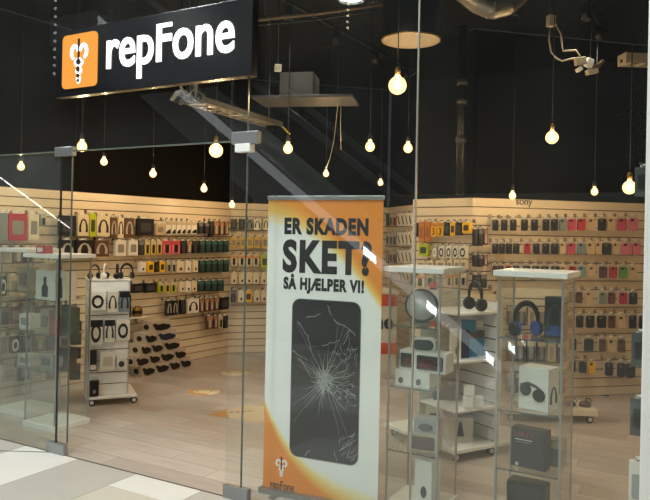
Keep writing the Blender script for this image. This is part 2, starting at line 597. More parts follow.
def u_head():
    return box_me(-.44, .44, 0.45, 0.75, .89, 1.0)
def u_tab():
    return prism_me([(-.22, 1.0), (.22, 1.0), (.16, 1.10), (-.16, 1.10)], 0.3, 0.6)
PRINTS = {
    'oval': lambda: prism_me(oval(.0, .42, .30, .26, 12), -.05, .02),
    'dot': lambda: prism_me(oval(.05, .28, .17, .14, 8), -.05, .02),
    'rect': lambda: prism_me(rrect(-.32, .32, .22, .74, .07, 2), -.05, .02),
    'phone': lambda: prism_me(rrect(-.22, .26, .10, .72, .08, 2), -.05, .02),
    'diag': lambda: prism_me([(-.42, .80), (-.14, .80), (.42, .14), (.14, .14)], -.05, .02),
    'band': lambda: prism_me(rrect(-.5, .5, .70, .96, .02, 1), -.06, .02),
    'low': lambda: prism_me(rrect(-.42, .42, .06, .30, .05, 2), -.06, .02),
    'ring': lambda: strip_me([(.30 * math.cos(2 * PI * k / 16), .46 + .30 * math.sin(2 * PI * k / 16)) for k in range(17)], .15, -.06, .02),
    'headset': lambda: strip_me([(-.30, .18), (-.31, .45), (-.18, .72), (.0, .80), (.18, .72), (.31, .45), (.30, .18)],
                                [.2, .17, .1, .08, .1, .17, .2], -.06, .02),
    'bottle': lambda: prism_me([(-.14, .08), (.14, .08), (.16, .42), (.06, .52), (.06, .78), (-.06, .78), (-.06, .52), (-.16, .42)], -.06, .02),
    'speaker': lambda: prism_me([(-.48, .62), (-.40, .80), (-.30, .78), (-.24, .64), (.1, .72), (.42, .54), (.46, .34), (.3, .14), (-.1, .08), (-.32, .20), (-.38, .46)], -.06, .02),
    'duo': lambda: strip_me([(-.46, .62), (-.34, .40), (-.16, .36), (.0, .52), (.14, .38), (.30, .30), (.42, .44)], [.10, .26, .22, .12, .22, .28, .2], -.06, .02),
    'base': lambda: prism_me([(-.42, .06), (.42, .06), (.42, .36), (.1, .36), (-.42, .18)], -.06, .02),
    'cupl': lambda: prism_me(oval(-.26, .46, .19, .15, 14), -.06, .02),
    'cupr': lambda: prism_me(oval(.20, .36, .21, .15, 14), -.06, .02),
    'arc': lambda: strip_me([(-.44, .55), (-.2, .62), (.1, .56), (.34, .44)], .06, -.05, .02),
    'tri': lambda: prism_me([(-.14, .28), (.14, .28), (.03, .84), (-.03, .84)], -.06, .02),
    'wide': lambda: prism_me(rrect(-.42, .42, .14, .86, .04, 2), -.05, .02),
    'buds': lambda: prism_me(oval(-.14, .34, .13, .20, 8), -.06, .02),
}
NOUN = {'case': ('phone case', 'phone case in clear pack'), 'cable': ('cable pack', 'cable pack with dark slanted print'),
        'box': ('accessory box', 'accessory box'), 'dot': ('accessory box', 'box with small dark print'),
        'blister': ('accessory pack', 'blister pack'), 'head': ('headphone box', 'headphone box'),
        'three': ('accessory box', 'box printed with a 3'), 'hoop': ('cable pack', 'pack with coiled cable'), 'lowp': ('accessory pack', 'pack with black lower half')}
NAME = {'case': 'phone_case', 'cable': 'cable_pack', 'box': 'accessory_box', 'dot': 'accessory_box', 'blister': 'blister_pack',
        'head': 'headphone_box', 'three': 'accessory_box', 'hoop': 'cable_pack', 'lowp': 'blister_pack'}
M_CARD = mat('pack_card', '#d8cfbd', 0.35, 0, 0.08, 20)
three_me = None
def pack_parts(t, kind, code):
    global three_me
    hexc, word = COLS[code]
    main = col(hexc, 0.35)
    if kind == 'case':
        obj('backing_card', unit('card', u_card), M_CARD if code != 'n' else col('#d9c39c', .4), t)
        cs = obj('case_shell', unit('case', u_case), main, t)
        obj('camera_opening', unit('cam', u_cam), M_BLACK if code not in 'kK' else col('#6a6a6e', .3), cs)
        obj('header_card', unit('head', u_head), col('#c9c2b4') if code != 'n' else col('#e2d2ae'), t)
    else:
        obj('carton', unit('box', u_box), main, t)
        dark = M_BLACK if code not in 'kKtemM' else col('#b9b2a4')
        if kind == 'dot':
            obj('printed_dot', unit('p_dot', PRINTS['dot']), dark, t)
        elif kind == 'lowp':
            obj('printed_product', unit('p_base', PRINTS['base']), M_BLACK, t)
            obj('header_card', unit('p_band', PRINTS['band']), col('#c9b592'), t)
        elif kind == 'cable':
            obj('printed_cable', unit('p_diag', PRINTS['diag']), dark, t)
        elif kind == 'head':
            obj('printed_headset', unit('p_headset', PRINTS['headset']), dark, t)
        elif kind == 'hoop':
            obj('coiled_cable', unit('p_ring', PRINTS['ring']), col('#f2efe6') if code in 'ka' else dark, t)
        elif kind == 'three':
            if three_me is None:
                three_me = fit_text('3', -.26, .26, .12, .62, -.05, .02, .03, '3')
            obj('numeral', three_me, col('#7d1f12'), t)
            obj('printed_band', unit('p_band', PRINTS['band']), col('#c9823c'), t)
        elif kind == 'blister':
            obj('printed_product', unit('p_phone', PRINTS['phone']), dark if code not in 'tkK' else col('#31484a' if code == 't' else '#3d3d42'), t)
            obj('header_card', unit('p_band', PRINTS['band']), col({'t': '#3f6a68', 'k': '#3a3a3f', 'K': '#7a7a7a', 'm': '#b5876c', 'c': '#d79a63', 's': '#c2504f', 'M': '#a57760'}.get(code, '#cabfa8')), t)
        else:
            obj('printed_panel', unit('p_rect', PRINTS['rect']), col({'y': '#3a2f16', 'k': '#3c3c44', 'o': '#a4602a', 'l': '#3c4234'}.get(code, '#8f887a')), t)
    obj('hang_tab', unit('tab', u_tab), M_WHITE, t)

HOOKS = {}
def hang_row(wall, p0, wall_words, row_words, line, items, off=0.14, depth=0.045, group=None):
    """line: (xa, top, bottom, xb, top, bottom) in photo pixels; items: (x0, x1, code, kind[, dtop, dbottom])"""
    rz = wall.rotation_euler.z
    dx = Vector((math.cos(rz), math.sin(rz), 0))
    dy = Vector((-math.sin(rz), math.cos(rz), 0))
    front = p0 - dy * off
    xa, ta, ba, xb, tb, bb = line
    for i, it in enumerate(items):
        x0, x1, code, kind = it[:4]
        dt, db = (it[4], it[5]) if len(it) > 4 else (0, 0)
        xm = (x0 + x1) / 2
        f = (xm - xa) / (xb - xa)
        yt, yb = ta + (tb - ta) * f + dt, ba + (bb - ba) * f + db
        pl, pr = hit(front, dy, x0, (yt + yb) / 2), hit(front, dy, x1, (yt + yb) / 2)
        zt, zb = hit(front, dy, xm, yt).z, hit(front, dy, xm, yb).z
        w = max(0.03, (pr - pl).length - 0.002)
        h = (zt - zb) / (1.0 if kind == 'case' else 1.0)
        base = (pl + pr) / 2
        base.z = zb
        word = COLS[code][1]
        noun = NOUN[kind][1]
        n_it = len(items)
        if i + 1 <= (n_it + 1) // 2:
            pos = (ORD[i + 1] + ' from left') if i else 'leftmost'
        else:
            j = n_it - i
            pos = (ORD[j] + ' from right') if j > 1 else 'rightmost'
        lab = '%s %s, %s, %s %s' % (word, noun, pos, row_words, wall_words)
        t = thing(NAME[kind], lab, NOUN[kind][0], base, rz, group or ('packs hanging on the ' + row_words + ' of the ' + wall_words), (w, depth, h))
        pack_parts(t, kind, code)
        # hook that carries it belongs to the wall
        rel = base - p0
        hk = unit('hook', lambda: fin_hook())
        obj('hook', hk, M_CHROME, wall, (rel.dot(dx), 0, zb + h * 1.04))

def fin_hook():
    bm = bmesh.new()
    bm_tube(bm, [(0, 0.0, 0), (0, -0.17, 0.0), (0, -0.185, 0.012)], 0.0025, 5)
    bm_box(bm, -0.018, 0.018, -0.004, 0.0, -0.012, 0.03)
    return fin(bm, 'hook_mesh')

# ---- left wall
LW = (wall_left, P_L0, 'of left wall')
hang_row(*LW, 'top row', (5, 213, 241, 229, 222, 235), [
    (0, 8, 'g', 'box'), (9, 27, 'r', 'box'), (29, 39, 'c', 'box'), (41, 46, 'g', 'blister', 0, -14), (60, 76, 'k', 'box', 0, -3),
    (78, 89, 'c', 'head', -1, -3), (90, 96, 'l', 'box', -3, -2), (97, 110, 'c', 'head', -1, -2), (111, 117, 'm', 'head'), (118, 124, 'c', 'head'),
    (125, 134, 'm', 'head'), (138, 154, 'k', 'box', 0, -2), (156, 165, 'n', 'box', 5, -2), (166, 171, 'w', 'lowp', 1, -2), (172, 176, 'w', 'lowp', 1, -2),
    (177, 181, 'w', 'lowp', 1, -2), (182, 186, 'w', 'lowp', 1, -2), (187, 191, 'w', 'lowp', 1, -2), (192, 197, 'w', 'lowp', 1, -2), (199, 203, 'K', 'blister', 2, -2),
    (205, 209, 'K', 'blister', 2, -2), (210, 213, 'k', 'blister', 0, 1), (214, 219, 'm', 'blister'), (220, 224, 'm', 'blister'), (225, 229, 'm', 'blister')])
hang_row(*LW, 'second row', (63, 240, 258, 229, 241, 252), [
    (60, 75, 'k', 'head'), (76, 93, 'k', 'head'), (95, 109, 'm', 'head'), (116, 126, 'w', 'box'), (129, 138, 'w', 'box'), (139, 144, 'K', 'blister'),
    (145, 150, 'Y', 'blister'), (151, 156, 'Y', 'blister'), (157, 162, 'Y', 'blister'), (163, 171, 's', 'blister'), (172, 180, 's', 'blister'),
    (181, 186, 'k', 'blister'), (187, 192, 'm', 'blister'), (193, 198, 'k', 'blister'), (200, 205, 't', 'blister'), (206, 211, 't', 'blister'),
    (212, 217, 't', 'blister'), (218, 223, 't', 'blister'), (224, 229, 't', 'blister')])
hang_row(*LW, 'third row', (148, 262, 272, 229, 260, 272), [
    (140, 146, 'w', 'dot'), (148, 154, 'y', 'box'), (155, 159, 'k', 'box'), (160, 165, 'y', 'box'), (167, 171, 'a', 'blister'), (172, 176, 'a', 'blister'),
    (177, 184, 'c', 'dot'), (186, 191, 'w', 'dot'), (193, 198, 'c', 'dot'), (200, 205, 't', 'blister'), (206, 211, 't', 'blister'),
    (212, 217, 't', 'blister'), (218, 223, 't', 'blister'), (224, 229, 't', 'blister')])
hang_row(*LW, 'fourth row', (130, 284, 293, 229, 280, 291), [
    (133, 144, 'k', 'box'), (145, 157, 'k', 'box'), (159, 164, 'l', 'blister'), (165, 170, 'Y', 'blister'), (171, 176, 'l', 'blister'),
    (180, 185, 'c', 'dot'), (186, 191, 'w', 'dot'), (192, 197, 'c', 'dot'), (198, 204, 't', 'blister'), (205, 211, 't', 'blister'),
    (212, 217, 't', 'blister'), (218, 224, 't', 'blister')])
hang_row(*LW, 'fifth row', (167, 301, 316, 229, 297, 309), [
    (167, 172, 'K', 'head'), (173, 178, 'k', 'head'), (181, 186, 'k', 'blister'), (188, 199, 'w', 'head'), (200, 204, 'M', 'blister'), (205, 209, 'm', 'blister'),
    (210, 214, 'M', 'blister'), (215, 219, 'm', 'blister'), (221, 229, 'k', 'box')])
hang_row(*LW, 'bottom row', (207, 316, 329, 229, 316, 328), [
    (207, 213, 'm', 'blister'), (214, 218, 'M', 'blister'), (219, 223, 'n', 'blister'), (224, 228, 'k', 'blister')])
NE_ = (wall_left, P_L0, 'near end of left wall')
for rw, ln, its in (
    ('second row', (0, 247, 263, 58, 248, 263), ((1, 12, 'a', 'box'), (14, 23, 'm', 'blister'), (25, 33, 'k', 'blister'), (47, 56, 'c', 'head'))),
    ('third row', (0, 276, 296, 58, 275, 294), ((0, 7, 'k', 'hoop'), (10, 19, 'n', 'box'), (21, 29, 'c', 'blister'), (31, 43, 'm', 'box'), (46, 57, 'c', 'head'))),
    ('fourth row', (0, 307, 325, 58, 305, 322), ((1, 9, 'K', 'blister'), (11, 21, 'M', 'box'), (24, 34, 'g', 'box'), (37, 46, 'k', 'blister'), (48, 58, 'K', 'head'), (60, 68, 'k', 'blister'), (70, 77, 'K', 'blister'))),
    ('fifth row', (0, 337, 354, 58, 334, 350), ((0, 8, 'g', 'box'), (11, 20, 'k', 'hoop'), (23, 33, 'K', 'box'), (36, 45, 'm', 'blister'), (48, 57, 'k', 'blister'), (60, 68, 'K', 'blister'))),
    ('bottom row', (0, 366, 382, 58, 362, 378), ((2, 16, 'a', 'box'), (19, 30, 'K', 'box'), (33, 45, 'n', 'box'), (48, 58, 'K', 'box')))):
    hang_row(*NE_, rw, ln, list(its))
# ---- back wall, left of the banner
BW = (wall_back, P_L1, 'of back wall')
hang_row(*BW, 'top row', (231, 219, 229, 268, 219, 230), [
    (231, 237, 'k', 'blister'), (239, 245, 'k', 'blister'), (246, 253, 'g', 'head'), (254, 261, 'w', 'head'), (263, 269, 'c', 'head')])
hang_row(*BW, 'second row', (231, 237, 248, 268, 237, 248), [
    (231, 237, 'Y', 'box'), (240, 246, 'Y', 'box'), (247, 253, 'Y', 'box'), (254, 260, 'Y', 'box'), (262, 268, 'Y', 'box')])
hang_row(*BW, 'third row', (231, 255, 266, 268, 255, 266), [
    (231, 237, 'c', 'blister'), (239, 245, 'c', 'blister'), (246, 252, 'c', 'blister'), (253, 259, 'c', 'blister'), (261, 268, 'l', 'box', 0, 2)])
hang_row(*BW, 'fourth row', (231, 273, 284, 268, 273, 284), [
    (231, 237, 'c', 'dot'), (239, 245, 'c', 'dot'), (246, 252, 'c', 'dot'), (253, 259, 'c', 'dot'), (261, 267, 'c', 'dot')])
hang_row(*BW, 'bottom row', (231, 291, 302, 268, 291, 302), [
    (231, 236, 'K', 'blister', -1, 0), (238, 244, 'w', 'dot'), (245, 252, 'y', 'box'), (254, 260, 'c', 'dot'), (261, 267, 'c', 'dot')])
# ---- alcove wall, right of the banner
AW = (wall_alcove, P_BK1, 'of alcove wall')
for k, (rw, yy) in enumerate((('top row', (387, 214, 226, 412, 213, 226)), ('second row', (387, 233, 245, 412, 232, 245)), ('third row', (387, 251, 263, 412, 250, 263)))):
    cc = ['kar', 'aag', 'mav'][k]
    hang_row(*AW, rw, yy, [(386, 389, cc[0], 'blister'), (389.5, 392.5, cc[1], 'blister'), (393, 396, cc[2], 'blister'), (397, 400.5, 'w', 'cable'),
                           (401, 404.5, 'w', 'cable'), (405, 408, 'w', 'cable'), (408.5, 412, 'w', 'cable')], off=0.08, depth=0.03)
hang_row(*AW, 'bottom row', (387, 272, 281, 412, 271, 281), [(399, 402, 'w', 'cable'), (402.5, 405.5, 'w', 'cable'), (406, 409, 'w', 'cable'), (409.5, 412, 'w', 'cable')], off=0.08, depth=0.03)
# ---- angled wall
GW = (wall_angled, P_B0, 'of angled wall')
hang_row(*GW, 'top row', (413, 223, 237, 470, 222, 235), [
    (414, 417.5, 'k', 'box'), (418.5, 424, 'o', 'box', -1, 6), (425, 430, 'o', 'box', -1, 5), (431, 436, 'y', 'three'), (437.5, 443, 'y', 'three'), (444, 449, 'k', 'box'),
    (450, 455, 'y', 'box'), (456, 461, 'k', 'box'), (462, 470, 'y', 'box', 0, -2)])
hang_row(*GW, 'second row', (413, 246, 258, 470, 246, 258), [
    (418.5, 428, 'l', 'box', -2, -2), (432, 437, 'a', 'hoop'), (438.5, 444, 'w', 'hoop'), (446, 451, 'w', 'hoop'), (452.5, 457.5, 'w', 'hoop'), (459, 466, 'w', 'hoop')])
hang_row(*GW, 'third row', (413, 261, 269, 470, 260, 269), [
    (417, 425, 'c', 'box'), (427, 433, 'c', 'box'), (436, 445, 'c', 'box'), (447, 452, 'c', 'box'), (454, 459, 'c', 'box'), (460.5, 466, 'c', 'box')])
hang_row(*GW, 'bottom row', (413, 275, 287, 470, 274, 286), [
    (416, 424, 'c', 'blister'), (426, 433, 'a', 'blister'), (446, 452, 'c', 'blister'), (454, 459, 'c', 'blister'), (460.5, 466, 'a', 'blister')])
# ---- right wall
RW = (wall_right, P_B1, 'of right wall')
def cs(s): return s
hang_row(*RW, 'top row', (493, 218, 231, 640, 216, 231), [
    (474, 478, 'k', 'blister', 11, 15), (479, 483, 'K', 'blister', 11, 15), (484, 488, 'M', 'blister', 11, 14)] + [
    (a, b, c, 'case') for a, b, c in ((493, 499, 'k'), (502, 508, 'k'), (511, 517, 'k'), (522, 528.5, 'k'), (532, 538.5, 'k'), (543.5, 550, 'k'), (552, 558.5, 'k'),
    (560, 567, 'g'), (568.5, 576.5, 'q'), (578, 586, 'r'), (588, 596, 'n'), (599, 607, 'k'), (608, 616, 'n'), (618, 627.5, 'q'), (629, 639, 'p'))])
hang_row(*RW, 'second row', (493, 242, 254, 640, 241, 255), [
    (474, 478, 'k', 'blister', 13, 13), (479, 483, 'K', 'blister', 13, 13), (484, 488, 'M', 'blister', 13, 12)] + [
    (a, b, c, 'case') for a, b, c in ((493, 499, 'k'), (500, 505.5, 'k'), (506.5, 512.5, 'k'), (514, 520, 'k'), (525, 531, 'r'), (534, 540, 'k'), (543, 550, 'k'), (552, 559, 'k'),
    (560, 566, 'n'), (568, 576, 'q'), (578, 586, 'b'), (587, 595, 'n'), (596, 602, 'n'), (603, 612, 'K'), (613, 619.5, 'n'), (622, 632, 'p'), (633, 641.5, 'p'))])
hang_row(*RW, 'third row', (493, 264, 276, 640, 265, 279), [
    (474, 479, 'k', 'blister', 11, 12), (481, 487, 'K', 'blister', 11, 12)] + [
    (a, b, c, 'case') for a, b, c in ((493, 498, 'M'), (499, 504, 'k'), (506, 512, 'r'), (514, 520, 'k'), (524, 531, 'k'), (533, 540, 'k'), (542, 549, 'k'), (552, 560, 'k'), (561, 567, 'n'),
    (570, 577, 'r'), (579, 586, 'b'), (589, 596, 'n'), (600, 608, 'v'), (610, 618, 'r'), (620, 628, 'G'), (630, 638, 'n'))])
hang_row(*RW, 'fourth row', (560, 290, 303, 640, 291, 305), [
    (a, b, c, 'case') for a, b, c in ((493, 499, 'n'), (570, 576, 'k'), (577, 583, 'm'), (586, 593, 'n'), (600, 607, 'g'), (609, 616, 'M'), (620, 628, 'r'), (630, 638, 'k'))])
hang_row(*RW, 'fifth row', (580, 314, 328, 646, 314, 329), [
    (a, b, c, 'case') for a, b, c in ((568, 575, 'm'), (577, 584, 'K'), (587, 595, 'k'), (598, 607, 'k'), (609, 616, 'm'), (618, 627, 'n'), (630, 637, 'k'), (640, 647, 'k'))])
hang_row(*RW, 'sixth row', (580, 337, 351, 646, 338, 354), [
    (a, b, c, 'case') for a, b, c in ((570, 577, 'K'), (585, 594, 'e'), (600, 606.5, 'm'), (608, 617, 'n'), (619, 626, 'm'))])
hang_row(*RW, 'bottom row', (580, 360, 373, 646, 362, 380), [
    (a, b, c, 'case') for a, b, c in ((570, 576, 'K'), (580, 587, 'u'), (589, 596, 'y'), (606, 613.5, 'k'), (618, 626, 'K'), (627, 636, 'k'))])
# ---- row seen through the right cabinet
hang_row(*RW, 'low row', (500, 342, 358, 566, 344, 361), [
    (a, b, c, 'blister') for a, b, c in ((503, 509, 'K'), (511, 517, 'k'), (520, 526, 'K'), (530, 536, 'c'), (537, 541, 's'), (543, 549, 'k'), (551, 559, 'c'), (560, 566, 'k'))])
# brand word on the right wall
rz = wall_right.rotation_euler.z
dyv = Vector((-math.sin(rz), math.cos(rz), 0)); dxv = Vector((math.cos(rz), math.sin(rz), 0))
pa, pb = hit(P_B1, dyv, 516, 204.5), hit(P_B1, dyv, 532, 204.5)
zt_, zb_ = hit(P_B1, dyv, 524, 200).z, pa.z
wo = obj('lettering', fit_text('sony', 0, (pb - pa).length, zb_, zt_, -0.008, 0.001, 0.0, 'x'), col('#5a544a'), wall_right, ((pa - P_B1).dot(dxv), 0, 0))
wo['label'] = 'grey lowercase lettering'
# packs hanging from the side wall at the right edge of the glass
rs = wall_side.rotation_euler.z
SD = Vector((math.cos(rs), math.sin(rs), 0))
SN = Vector((-math.sin(rs), math.cos(rs), 0))
for grp, (yt, yb, code, nm, word) in enumerate(((167, 196, 'K', 'blister_pack', 'smoked clear pack at head height beside the white column'), (333, 367, 'K', 'blister_pack', 'dark pack at waist height beside the white column'),
                                  (399, 436, 'K', 'blister_pack', 'dark pack at knee height beside the white column'), (462, 510, 'w', 'accessory_box', 'white slim box at the foot of the white column'))):
    for k in range(3):
        n_in = 0.62 + 0.075 * k
        s_at = hitf(640.5 + k * 2.0, 300, n_in)[0]
        p = FR(s_at, n_in)
        zt = at(638, yt, p.y).z
        zb = at(638, yb, p.y).z
        t = thing(nm, ['nearest', 'middle', 'farthest'][k] + ' ' + word, 'accessory pack' if code == 'K' else 'box', (p.x, p.y, zb), FA,
                  'packs hanging by the white column', (0.085, 0.03, zt - zb))
        obj('carton', unit('box', u_box), col('#4c5254', 0.15) if code == 'K' else M_WHITE, t)
        obj('printed_panel', unit('p_rect', PRINTS['rect']), M_BLACK if code == 'K' else col('#a8acae'), t)
        obj('hang_tab', unit('tab', u_tab), M_WHITE, t)
        foot = p + SN * 0.0
        dist = (P_S0 - p).dot(SN)
        bm = bmesh.new()
        bm_tube(bm, [(0, 0, 0), (0, -dist, 0), (0, -dist - 0.02, 0.02)], 0.004, 6)
        obj('hook', fin(bm, 'hook_mesh'), M_CHROME, wall_side, ((p - P_R1).dot(SD), 0, zt + 0.03 * (zt - zb)))

# ================================================================== SHOP SIGN
sgn_n = -0.10
s0, zz = hitf(55, 98, sgn_n)
s1, _ = hitf(251.5, 60, sgn_n)
zb = hitf(55, 98, sgn_n)[1]
zt = hitf(54, 33, sgn_n)[1]
SW = s1 - s0
sign = thing('shop_sign', 'black lightbox shop sign with white repFone lettering and orange emblem', 'sign', FR(s0, sgn_n, zb), FA)
SH = zt - zb
obj('sign_box', box_me(0, SW, 0, 0.07, 0, SH, 0.004), M_SIGNBLACK, sign)
for k in (0.35, SW - 0.06):
    obj('mounting_bracket', box_me(k - 0.02, k + 0.02, 0.065, 0.094, SH * 0.3, SH * 0.7), M_STEEL, sign)
def ps(px, py, n=sgn_n):
    s, z = hitf(px, py, n)
    return s - s0, z - zb
xa, za = ps(63, 91); xb, zb2 = ps(98.2, 31)
_, zlo = ps(80, 87.5); _, zhi = ps(80, 34)
panel = obj('emblem_panel', prism_me(rrect(xa, xb, zlo, zhi, 0.035, 5), -0.012, 0.002), emit('backlit_orange', (1.0, 0.40, 0.07), 1.0), sign)
# caduceus: staff and two snakes
ex, ez0, ez1 = (xa + xb) / 2 + 0.003, zlo, zhi
eh = ez1 - ez0
M_LITW = emit('backlit_white', (0.98, 0.98, 1.0), 1.6)
for sg in (-1, 1):
    pts = []
    for k in range(30):
        u = k / 29
        z = ez0 + eh * (0.07 + 0.46 * u)
        amp = eh * (0.022 + 0.085 * u)
        pts.append((ex + sg * amp * math.cos(2 * PI * u * 1.5 + PI / 2), z))
    obj('snake', strip_me(pts, [eh * (0.030 + 0.024 * k / 29) for k in range(30)], -0.020 - 0.002 * sg, -0.011), M_LITW, panel)
    pts = []
    for k in range(16):
        a = math.radians(-75 + 250 * k / 15)
        pts.append((ex + sg * eh * (0.115 + 0.085 * math.cos(a)), ez0 + eh * (0.655 + 0.12 * math.sin(a))))
    obj('snake_head', strip_me(pts, [eh * (0.055 + 0.02 * math.sin(k / 15 * PI)) for k in range(16)], -0.020, -0.011), M_LITW, panel)
obj('staff', box_me(ex - 0.004, ex + 0.004, -0.026, -0.011, ez0 + eh * 0.52, ez0 + eh * 0.9), M_BLACK, panel)
for zk, rx in ((0.47, .02), (0.335, .018), (0.21, .014), (0.12, 0.01)):
    obj('dark_gap', prism_me(oval(ex, ez0 + eh * zk, rx, rx * 1.1, 10), -0.026, -0.011), M_BLACK, panel)
# lettering
lx0, lz0 = ps(107, 70.5); _, lx_h = ps(110, 40.5)
lx1, lz1 = ps(234.5, 52)
xh = (lx_h - ps(110, 70)[1]) * 0.92
lz0 += 0.012; lz1 += 0.012
lm = fit_text('repFone', lx0, lx1, (lz0 + lz1) / 2, (lz0 + lz1) / 2 + xh, -0.010, 0.002, 0.013, 'x', 1.0)
bz_ = (lz0 + lz1) / 2
for v_ in lm.vertices:
    if v_.co.z > bz_ + xh * 1.03:
        v_.co.z = bz_ + xh * 1.03 + (v_.co.z - bz_ - xh * 1.03) * 0.55
for isl in islands(lm):
    obj('letter', isl, emit('backlit_letter', (1.0, 1.0, 1.0), 2.0), sign)

# ================================================================== ROLL-UP BANNER
BA = math.radians(-24.0)
B0 = Vector((-0.385, 4.73, 0))
bd = Vector((math.cos(BA), math.sin(BA), 0)); bn = Vector((-math.sin(BA), math.cos(BA), 0))
BWD = 0.82
def pb_(px, py):
    p = hit(B0, bn, px, py)
    return (p - B0).dot(bd), p.z
banner = thing('rollup_banner', 'tall roll-up banner with cracked phone picture and large Danish text', 'banner', B0, BA)
ZB0, ZB1 = 0.030, 1.965
# print material
def banner_mat():
    m = bpy.data.materials.new('printed_banner_cloth')
    m.use_nodes = True
    nt = m.node_tree
    b = nt.nodes['Principled BSDF']
    b.inputs['Roughness'].default_value = 0.55
    tc = nt.nodes.new('ShaderNodeTexCoord')
    sp = nt.nodes.new('ShaderNodeSeparateXYZ')
    nt.links.new(tc.outputs['Object'], sp.inputs[0])
    def M(op, a, c=None, clampit=False):
        n = nt.nodes.new('ShaderNodeMath')
        n.operation = op
        n.use_clamp = clampit
        for i, q in enumerate((a, c)):
            if q is None: continue
            if isinstance(q, (int, float)): n.inputs[i].default_value = q
            else: nt.links.new(q, n.inputs[i])
        return n.outputs[0]
    u = M('DIVIDE', sp.outputs[0], BWD)
    v = M('DIVIDE', M('SUBTRACT', sp.outputs[2], ZB0), ZB1 - ZB0)
    f1 = M('SUBTRACT', 0.915, M('MULTIPLY', M('MULTIPLY', u, u), 0.26))
    d1 = M('SUBTRACT', v, f1)
    # a second, paler arc near the left
    amt1 = M('MULTIPLY', M('ADD', d1, M('MULTIPLY', u, 0.02)), M('ADD', 8.0, M('MULTIPLY', u, 8.0)), True)
    f2 = M('ADD', 0.035, M('MULTIPLY', M('POWER', 2.718, M('MULTIPLY', u, -3.3)), 0.28))
    d2 = M('SUBTRACT', f2, v)
    amt2 = M('MULTIPLY', d2, M('SUBTRACT', 22.0, M('MULTIPLY', u, 17.0)), True)
    def ramp(fac, stops):
        r = nt.nodes.new('ShaderNodeValToRGB')
        e = r.color_ramp.elements
        e[0].position, e[0].color = stops[0][0], lin(stops[0][1]) + (1,)
        e[1].position, e[1].color = stops[-1][0], lin(stops[-1][1]) + (1,)
        for p, h in stops[1:-1]:
            k = e.new(p)
            k.color = lin(h) + (1,)
        nt.links.new(fac, r.inputs[0])
        return r.outputs[0]
    ca = ramp(amt1, [(0, '#f1f3f1'), (0.12, '#f3e9c4'), (0.4, '#f3c565'), (0.75, '#ef9f3c'), (1, '#ea8f2e')])
    cb = ramp(amt2, [(0, '#f1f3f1'), (0.15, '#f5edc4'), (0.45, '#f5d37a'), (0.8, '#f0a445'), (1, '#ee9038')])
    mx = nt.nodes.new('ShaderNodeMix')
    mx.data_type = 'RGBA'
    nt.links.new(M('GREATER_THAN', v, 0.5), mx.inputs[0])
    nt.links.new(cb, mx.inputs[6])
    nt.links.new(ca, mx.inputs[7])
    nt.links.new(mx.outputs[2], b.inputs['Base Color'])
    return m
cloth = obj('printed_cloth', box_me(0, BWD, -0.0012, 0.0012, ZB0, ZB1), banner_mat(), banner)
obj('top_rail', box_me(-0.004, BWD + 0.004, -0.012, 0.012, ZB1, ZB1 + 0.028, 0.004), M_ALU, banner)
obj('cassette', prism_me([(-0.012, 0.0), (BWD + 0.012, 0.0), (BWD + 0.012, 0.034), (-0.012, 0.034)], -0.045, 0.045), M_ALU, banner)
obj('support_pole', tube_me([(BWD / 2, 0.02, 0.05), (BWD / 2, 0.02, ZB1 + 0.01)], 0.009), M_ALU, banner)
for k in (0.12, BWD - 0.12):
    obj('swivel_foot', box_me(k - 0.02, k + 0.02, -0.11, 0.11, 0.0, 0.010), M_ALU, banner)
M_INK = mat('printed_black_ink', '#17181a', 0.5)
for body, x0, x1, yb, yt in (('ER SKADEN', 284.5, 368.5, 233.8, 218.0), ('SKET?', 282.5, 371.5, 272.0, 240.5), ('SÅ HJÆLPER VI!', 283.5, 364.0, 290.2, 278.6)):
    a0, zb_ = pb_(x0, yb); a1, zb1_ = pb_(x1, yb + 0.5)
    _, zt_ = pb_((x0 + x1) / 2, yt)
    zc = pb_((x0 + x1) / 2, yb)[1]
    lo = obj('lettering', fit_text(body, a0, a1, zc, zt_, -0.0030, -0.0010, 0.046 if body == 'SKET?' else 0.056, 'H', 1.14), M_INK, cloth)
    lo['label'] = 'bold black capital lettering'
# phone picture
qx0, qz1 = pb_(292.5, 298); qx1, _ = pb_(361.5, 299)
_, qz0 = pb_(324, 461)
qx0 = (qx0 + pb_(289.5, 450)[0]) / 2; qx1 = (qx1 + pb_(358.5, 455)[0]) / 2
obj('phone_rim_print', prism_me(rrect(qx0, qx1, qz0, qz1, 0.06, 6), -0.0032, -0.0011), col('#5f6264', .5), cloth)
ph = obj('phone_print', prism_me(rrect(qx0 + 0.006, qx1 - 0.006, qz0 + 0.008, qz1 - 0.006, 0.055, 6), -0.0055, -0.0024), col('#1d1f20', .45), cloth)
rnd = random.Random(11)
bm = bmesh.new()
def ribbon(pts, w0, w1):
    L = []
    n = len(pts)
    for i, (x, z) in enumerate(pts):
        xa, za = pts[max(i - 1, 0)]; xb, zb3 = pts[min(i + 1, n - 1)]
        t = Vector((xb - xa, zb3 - za)); t = t.normalized() if t.length else Vector((1, 0))
        w = w0 + (w1 - w0) * i / max(1, n - 1)
        L.append((bm.verts.new((x - t.y * w / 2, -0.0075, z + t.x * w / 2)), bm.verts.new((x + t.y * w / 2, -0.0075, z - t.x * w / 2))))
    for i in range(n - 1):
        bm.faces.new([L[i][0], L[i][1], L[i + 1][1], L[i + 1][0]])
ccx, ccz = pb_(324.5, 380)
xm0, xm1, zm0, zm1 = qx0 + 0.012, qx1 - 0.012, qz0 + 0.015, qz1 - 0.015
